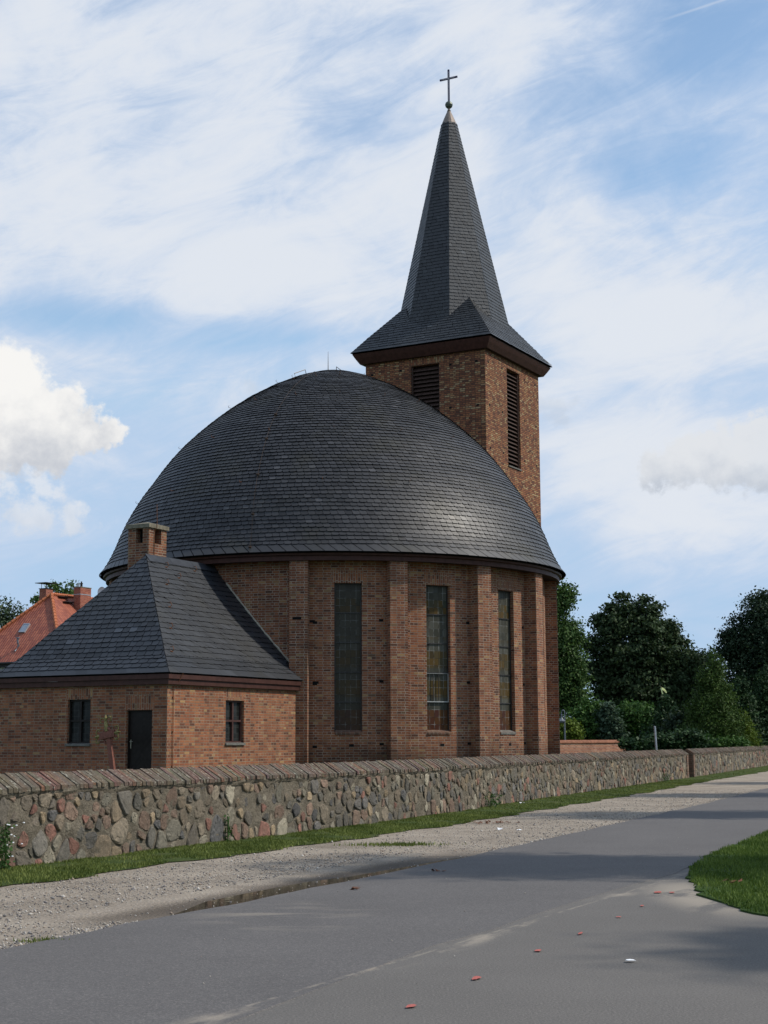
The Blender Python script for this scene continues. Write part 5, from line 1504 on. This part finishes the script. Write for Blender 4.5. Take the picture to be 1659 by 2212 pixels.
for a, b in (((0, 0, KZ), ap), ((0, HB, KZ), ap), (ap, ap2)):
    n = 22; a, b = Vector(a), Vector(b)
    for i in range(n):
        p, q = a.lerp(b, i / n), a.lerp(b, (i + 1.06) / n); mb.tube([p + Vector((0, 0, .04)), q + Vector((0, 0, .04))], [.15, .12], 6)
mb.build('ridge_tile', M_RIDGE, hroof)
mb = MB()
for p, q in (((-.08, HB, KZ - .08), (-.08, 0, KZ - .08)), ((0, -.08, KZ - .08), (14, -.08, KZ - .08))): mb.tube([p, q], .09, 8)
mb.box(.02, .34, .02, HB - .02, KZ - .34, KZ - .10)
mb.build('gutter', M_GUT, house)


def house_at(px, py, yl=None, xl=None, onplane='hip'):
    """where the photo ray meets the house's hip face / right face, in house coordinates"""
    o = Vector((0, 0, EH)); d = at(px, py, 1.0) - o
    Mi = (Matrix.Translation(house.location) @ Matrix.Rotation(house.rotation_euler.z, 4, 'Z')).inverted()
    o, d2 = Mi @ o, Mi.to_3x3() @ d
    if onplane == 'hip': n = Vector((-HR, 0, HI)); p0 = Vector((0, 0, KZ))
    elif onplane == 'right': n = Vector((0, -HR, HB / 2)); p0 = Vector((0, 0, KZ))
    else: n = Vector((0, 1, 0)); p0 = Vector((0, yl, 0))
    t = (p0 - o).dot(n) / d2.dot(n); return o + d2 * t


c = [house_at(*q) for q in ((41, 1367.5), (54, 1367), (66, 1348.8), (53, 1348.8))]
up_ = Vector((-HR, 0, HI)).normalized()
mb = MB(); mb.face([q + up_ * .09 for q in c], None, 1)
for i in range(4): mb.face([c[i], c[(i + 1) % 4], c[(i + 1) % 4] + up_ * .1, c[i] + up_ * .1])
cc = sum(c, Vector()) / 4
for i in range(4):
    a, b = c[i] + up_ * .11, c[(i + 1) % 4] + up_ * .11
    mb.face([a, b, b.lerp(cc + up_ * .11, .16), a.lerp(cc + up_ * .11, .16)])
mb.build('roof_window', [M_STEEL, M_SKYL], hroof)
p0, p1 = house_at(33, 1408), house_at(42, 1397)
mb = MB(); mb.tube([p0 + up_ * .05, p1 + up_ * .12, p1 + up_ * .25 + Vector((0, 0, .1)), p1 + up_ * .25 + Vector((0, 0, .40))], .07, 8); mb.tube([p1 + up_ * .25 + Vector((0, 0, .40)), p1 + up_ * .25 + Vector((0, 0, .48))], .14, 8); mb.build('vent_pipe', M_LAMP, hroof)
# chimneys
p = house_at(99, 1290, yl=HB / 2 + .5, onplane='y')
mb = MB(); mb.box(p.x, p.x + .75, p.y, p.y + .62, KZ + 3.2, p.z + .62); hc = mb.build('chimney', M_BRICKH, house)
mb = MB(); mb.box(p.x - .04, p.x + .79, p.y - .04, p.y + .66, p.z + .62, p.z + .67)
for a in (.1, .65):
    for b in (.1, .52): mb.tube([(p.x + a, p.y + b, p.z + .66), (p.x + a, p.y + b, p.z + 1.03)], .02, 5)
mb.box(p.x - .25, p.x + 1.0, p.y - .22, p.y + .84, p.z + 1.03, p.z + 1.07); mb.build('cover_plate', M_GUT, hc)
p = house_at(172.8, 1321, yl=HB / 2 - 1.3, onplane='y'); T = house_at(172.8, 1268.5, yl=HB / 2 - 1.3, onplane='y').z
mb = MB(); mb.box(p.x, p.x + 1.2, p.y, p.y + .62, KZ + 2.0, T); hc = mb.build('chimney', M_BRICKH, house)
mb = MB(); mb.box(p.x - .03, p.x + 1.23, p.y - .03, p.y + .65, T, T + .06); mb.build('chimney_cap', M_CONC, hc)
mb = MB(); mb.box(p.x - .012, p.x + 1.212, p.y - .012, p.y + .632, T - .52, T - .47); mb.build('strap', M_STEEL, hc)
for (dx, hh, r) in ((.10, .30, .08), (.45, .42, .09)):
    mb = MB(); mb.lathe([(r, 0), (r, hh * .55), (r * 1.3, hh * .58), (r * 1.3, hh * .7), (r * .6, hh * .75), (r * .6, hh)], (p.x + dx, p.y + .3, T + .06), 10); mb.build('chimney_pot', M_STEEL if dx < .2 else M_GUT, hc)
for (px, py) in ((136, 1292), (147, 1303)):
    q = house_at(px, py, onplane='right'); mb = MB(); n_ = Vector((0, -HR, HB / 2)).normalized(); mb.obox(q + n_ * .12, (.55, 0, 0), (0, .14, 0), (0, 0, .02)); mb.tube([q + Vector((-.4, 0, 0)), q + n_ * .12 + Vector((-.4, 0, 0))], .03, 5); mb.tube([q + Vector((.4, 0, 0)), q + n_ * .12 + Vector((.4, 0, 0))], .03, 5); mb.build('roof_step', M_GUT, hroof)
p = house_at(222, 1279, yl=HB / 2 + .3, onplane='y')
mb = MB(); prof = [(0, 0), (.16, .02), (.3, .07), (.40, .13)]
for (r0, z0), (r1, z1) in zip(prof[:-1], prof[1:]):
    for k in range(16):
        a0, a1 = 2 * math.pi * k / 16, 2 * math.pi * (k + 1) / 16
        f = lambda r, a, z: (p.x - .0 - z * .3, p.y + r * math.cos(a), p.z + r * math.sin(a) * .95)
        f = lambda r, a, z: (p.x - z, p.y + r * math.cos(a), p.z + r * math.sin(a))
        q = [f(r0, a0, z0), f(r1, a0, z1), f(r1, a1, z1), f(r0, a1, z0)]; mb.face(q if r0 else q[:3])
mb.tube([(p.x + .02, p.y, p.z), (p.x + .12, p.y, p.z - .2), (p.x + .12, p.y, KZ + HR - .5)], .03, 6)
mb.build('satellite_dish', M_DISH, house)

# ------------------------------------------------------------------ small things
# carved wooden cross leaning by the annex door
o = Vector((0, 0, EH)); d = at(243, 1659, 1.0) - o
Mi = (Matrix.Translation(church.location) @ Matrix.Rotation(church.rotation_euler.z, 4, 'Z')); Mii = Mi.inverted()
lo, ld = Mii @ o, Mii.to_3x3() @ d
def on_x(px, py, xl):
    dd = Mii.to_3x3() @ (at(px, py, 1.0) - o); t = (xl - lo.x) / dd.x; return lo + dd * t
XP = AX0 - .75
foot = on_x(246.5, 1684, XP); foot.z = CY
gc = empty('wooden_cross', Mi @ foot, church.rotation_euler.z, 'reddish wooden cross with carved gilt ends leaning beside the annex door', 'wooden cross')
g = lambda px, py, dx=0: on_x(px, py, XP + dx) - foot
pb, pt = g(246.2, 1684), g(235.0, 1590)
ax = (pt - pb).normalized(); sx = Vector((0, -1, 0)); sx = (sx - ax * sx.dot(ax)).normalized(); fx = Vector((-1, 0, 0))
mb = MB(); c = (pb + pt) / 2; mb.obox(c, sx * .075, fx * .045, ax * ((pt - pb).length / 2 + .02)); mb.build('post', M_REDWOOD, gc)
bc = g(234, 1587); mb = MB(); mb.obox(bc + fx * .05, sx * .27, fx * .03, Vector((0, 0, .10)))
mb.obox(bc + fx * .082, sx * .21, fx * .004, Vector((0, 0, .062)))
mb.build('crossboard', M_REDWOOD, gc)
for s in (-1, 1):
    mb = MB()
    mb.tube([bc + sx * s * .08 - Vector((0, 0, .26)), bc + sx * s * .12 - Vector((0, 0, .2)), bc + sx * s * .14 - Vector((0, 0, .13)), bc + sx * s * .2 - Vector((0, 0, .09))], [.02, .035, .03, .02], 6)
    mb.build('bracket', M_REDWOOD, gc)
def scroll(mb, c, u, v, k=1.0):
    for sg in (-1, 1):
        pts = [c + u * (.0) * k]
        for i in range(9):
            a = i / 8 * 4.6; r = .11 * k * (1 - i / 11)
            pts.append(c + u * (.05 * k + r * math.sin(a)) + v * sg * (.02 * k + .11 * k - r * math.cos(a)))
        mb.tube(pts, [.022 * k] * 2 + [.02 * k] * 7 + [.014 * k], 6)
    mb.tube([c, c + u * .12 * k, c + u * .2 * k], [.03 * k, .04 * k, .012 * k], 6)
for s, in ((-1,), (1,)):
    mb = MB(); scroll(mb, bc + sx * s * .27 + fx * .05, sx * s, Vector((0, 0, 1)), 1.05); mb.build('carved_scroll', M_GILT, gc)
mb = MB(); tc = bc + Vector((0, 0, .10)) - sx * .02
mb.tube([tc - sx * .13 + fx * .04, tc - sx * .07 + fx * .04 + Vector((0, 0, .06)), tc + fx * .04 + Vector((0, 0, .1)), tc + sx * .07 + fx * .04 + Vector((0, 0, .06)), tc + sx * .13 + fx * .04], [.03, .04, .05, .04, .03], 6); mb.build('carved_base', M_REDWOOD, gc)
mb = MB(); mb.tube([tc + fx * .05, tc + fx * .05 - sx * .03 + Vector((0, 0, .18)), tc + fx * .05 - sx * .05 + Vector((0, 0, .3))], [.06, .06, .04], 8)
scroll(mb, tc + fx * .05 - sx * .05 + Vector((0, 0, .26)), Vector((0, 0, 1)), sx, 1.1); mb.build('carved_finial', M_GILT, gc)

# gooseneck lamp behind the brick wall
Y = 98; pz = at(1219.6, 1548, Y); base = (pz.x, Y, CY)
lamp = empty('street_lamp', base, 0, 'grey gooseneck lamp with a bell shaped shade showing beside the church corner', 'street lamp')
k = Y / 3376; L_ = lambda px, py: at(px, py, Y) - Vector(base)
mb = MB(); mb.tube([(0, 0, 0), L_(1219.6, 1562), L_(1219.8, 1544)], [.06, .05, .035], 8)
pts = [L_(1219.8, 1544)] + [Vector(L_(1216.4, 1540)) + Vector((math.cos(a) * 3.4 * k, 0, math.sin(a) * 6 * k)) for a in np.linspace(0, math.pi, 9)] + [L_(1213, 1543.5)]
mb.tube(pts, .034, 8); mb.build('pole', M_LAMP, lamp)
mb = MB(); q = L_(1213, 1543); mb.lathe([(.05, .0), (.06, -.05), (.045, -.09), (.05, -.2), (.09, -.28), (.17, -.36), (.235, -.40), (.24, -.44), (.20, -.44), (.15, -.52), (0, -.56)], q, 16); mb.build('shade', M_LAMP, lamp, smooth=True)

# bare metal post behind the stone wall
a, b = at(1414.3, 1569, 63), at(1418, 1622, 63); dv = (b - a).normalized(); foot = a + dv * ((CY - a.z) / dv.z)
mb = MB(); mb.tube([(0, 0, 0), a - foot], .043, 10); mb.lathe([(0, .012), (.045, .0), (.045, -.05)], a - foot, 10)
tag(mb.build('metal_post', M_STEEL, loc=foot, smooth=False), 'plain galvanised metal post standing behind the stone wall', 'post')

# pale yellow butterfly crossing in front of the trees
p = at(1427.5, 1484, 9.0); bf = empty('butterfly', p, 0, 'pale yellow butterfly in flight in front of the dark trees', 'butterfly')
k = 9.0 / 3376
def wing(pts):
    mb = MB(); up_ = [Vector((x * k, y * k, -z * k)) for x, y, z in pts]; mb.face(up_); mb.face([q + Vector((0, .0012, 0)) for q in up_][::-1])
    for i in range(len(up_)): mb.face([up_[i], up_[(i + 1) % len(up_)], up_[(i + 1) % len(up_)] + Vector((0, .0012, 0)), up_[i] + Vector((0, .0012, 0))])
    mb.build('wing', M_FLY, bf)
wing([(0, 0, 0), (4, 2, 1), (9, 5, 4), (13, 7, 9), (14.5, 8, 12.5), (12, 7, 12.5), (8, 5, 9.5), (6, 4, 8.5), (2, 1, 5)])
wing([(0, 0, 1), (2, -2, 3), (2.6, -3, 7), (2.4, -4, 10), (4.2, -5, 13.5), (3.4, -5, 16.5), (1.2, -4, 14), (0, -3, 9), (-.8, -1, 4)])
mb = MB(); mb.tube([(-2.0 * k, 0, 2.4 * k), (0, 0, .5 * k), (2.2 * k, .0, -2.5 * k)], [.5 * k, 1.0 * k, .5 * k], 6); mb.build('body', M_FLYB, bf)

# litter and leaves
def scrap(name, label, cat, px, py, w, h, m, z, lift=.02):
    p = on_ground(px, py, z); mb = MB()
    n = 9; ring = [Vector((math.cos(2 * math.pi * i / n) * w * random.uniform(.7, 1.1), math.sin(2 * math.pi * i / n) * h * random.uniform(.7, 1.1), random.uniform(0, lift))) for i in range(n)]
    cp_ = Vector((0, 0, lift * .6))
    for i in range(n): mb.face([ring[i], ring[(i + 1) % n], cp_])
    for i in range(n): mb.face([ring[i] - Vector((0, 0, .002)), ring[(i + 1) % n] - Vector((0, 0, .002)), ring[(i + 1) % n], ring[i]])
    return tag(mb.build(name, m, loc=(p.x, p.y, z + .004)), label, cat)


scrap('paper_scrap', 'flat white paper scrap on the asphalt at lower right', 'litter', *c8(1079, 960), .042, .036, M_WHITE, .022, .012)
scrap('paper_scrap', 'crumpled white paper on the gravel near the brown leaves', 'litter', *c8(533, 408), .075, .05, M_WHITE, .0, .06)
scrap('paper_scrap', 'tiny white scrap on the gravel right of the crumpled paper', 'litter', *c8(613, 409), .05, .04, M_WHITE, .0, .02)
scrap('paper_scrap', 'white scrap lying in the grass at the wall foot', 'litter', *c8(625, 296), .07, .06, M_WHITE, .03, .05)
def leafpile(label, px, py, n, sx_, sy_, z):
    p = on_ground(px, py, z); mb = MB()
    for _ in range(n):
        q = Vector((random.gauss(0, sx_), random.gauss(0, sy_), random.uniform(.005, .03))); a = random.uniform(0, 6.3); u = Vector((math.cos(a), math.sin(a), random.uniform(-.3, .3))) * .045; v = Vector((-math.sin(a), math.cos(a), random.uniform(-.3, .3))) * .025
        mb.face([q - u, q + v, q + u + Vector((0, 0, .015)), q - v])
    return tag(mb.build('dead_leaves', M_DEAD, loc=(p.x, p.y, z)), label, 'dead leaves')
leafpile('small heap of brown dead leaves on the far gravel', *c8(508, 378), 46, .22, .13, .003)
leafpile('single curled dead leaf on the asphalt near the puddle', 764, 1922, 4, .03, .02, .022)
leafpile('dry tan leaf on the asphalt left of the shade band', *c8(270, 581), 4, .06, .02, .022)
leafpile('dry yellow leaf lying on the lawn corner', *c8(1500, 630), 5, .05, .03, .08)

# plants rooted at the foot of the wall
def weed(label, px, py, h, n, seed, flowers=0, w=.14):
    rng = np.random.default_rng(seed); y_ = on_ground(px, py).y; p = (float(wl(y_)) + .34, y_, .01)
    root = empty('weed_plant', p, 0, label, 'weed')
    c = np.stack([rng.normal(0, w * .5, n), rng.normal(0, w, n), rng.uniform(.03, h, n)], 1)
    V, F, T = leaves(c, rng.normal(size=(n, 3)) * .3, 6, .035, .055, rng, np.clip(rng.normal(.5, .2, n), 0, 1)); mesh_np('foliage', V, F, M_LEAF['weed'], T, root)
    mb = MB()
    for _ in range(6): mb.tube([(0, 0, 0), (random.gauss(0, w * .3), random.gauss(0, w * .6), h * .5), (random.gauss(0, w * .5), random.gauss(0, w), h)], [.006, .005, .003], 4)
    mb.build('stem', M_LEAF['weed'], root)
    if flowers:
        for _ in range(flowers):
            mb = MB(); q = Vector((random.gauss(.05, w * .5), random.gauss(0, w), random.uniform(h * .2, h * 1.1))); mb.lathe([(0, -.008), (.016, 0), (.012, .010), (0, .012)], q, 7); mb.build('flower', M_WHITE, root)
weed('tall weed with small white flowers at the wall foot on the left edge', 2, 1882, .55, 46, 71, 14, .10)
weed('thin green creeper standing against the wall near the left', 459, 1822, .40, 12, 72, 0, .025)
weed('leafy green weed at the wall foot under the tall pale stone', *c8(402, 315), .34, 46, 73, 0, .30)
weed('low weed against the far wall near the gap', *c8(1262, 205), .3, 30, 74, 0, .3)
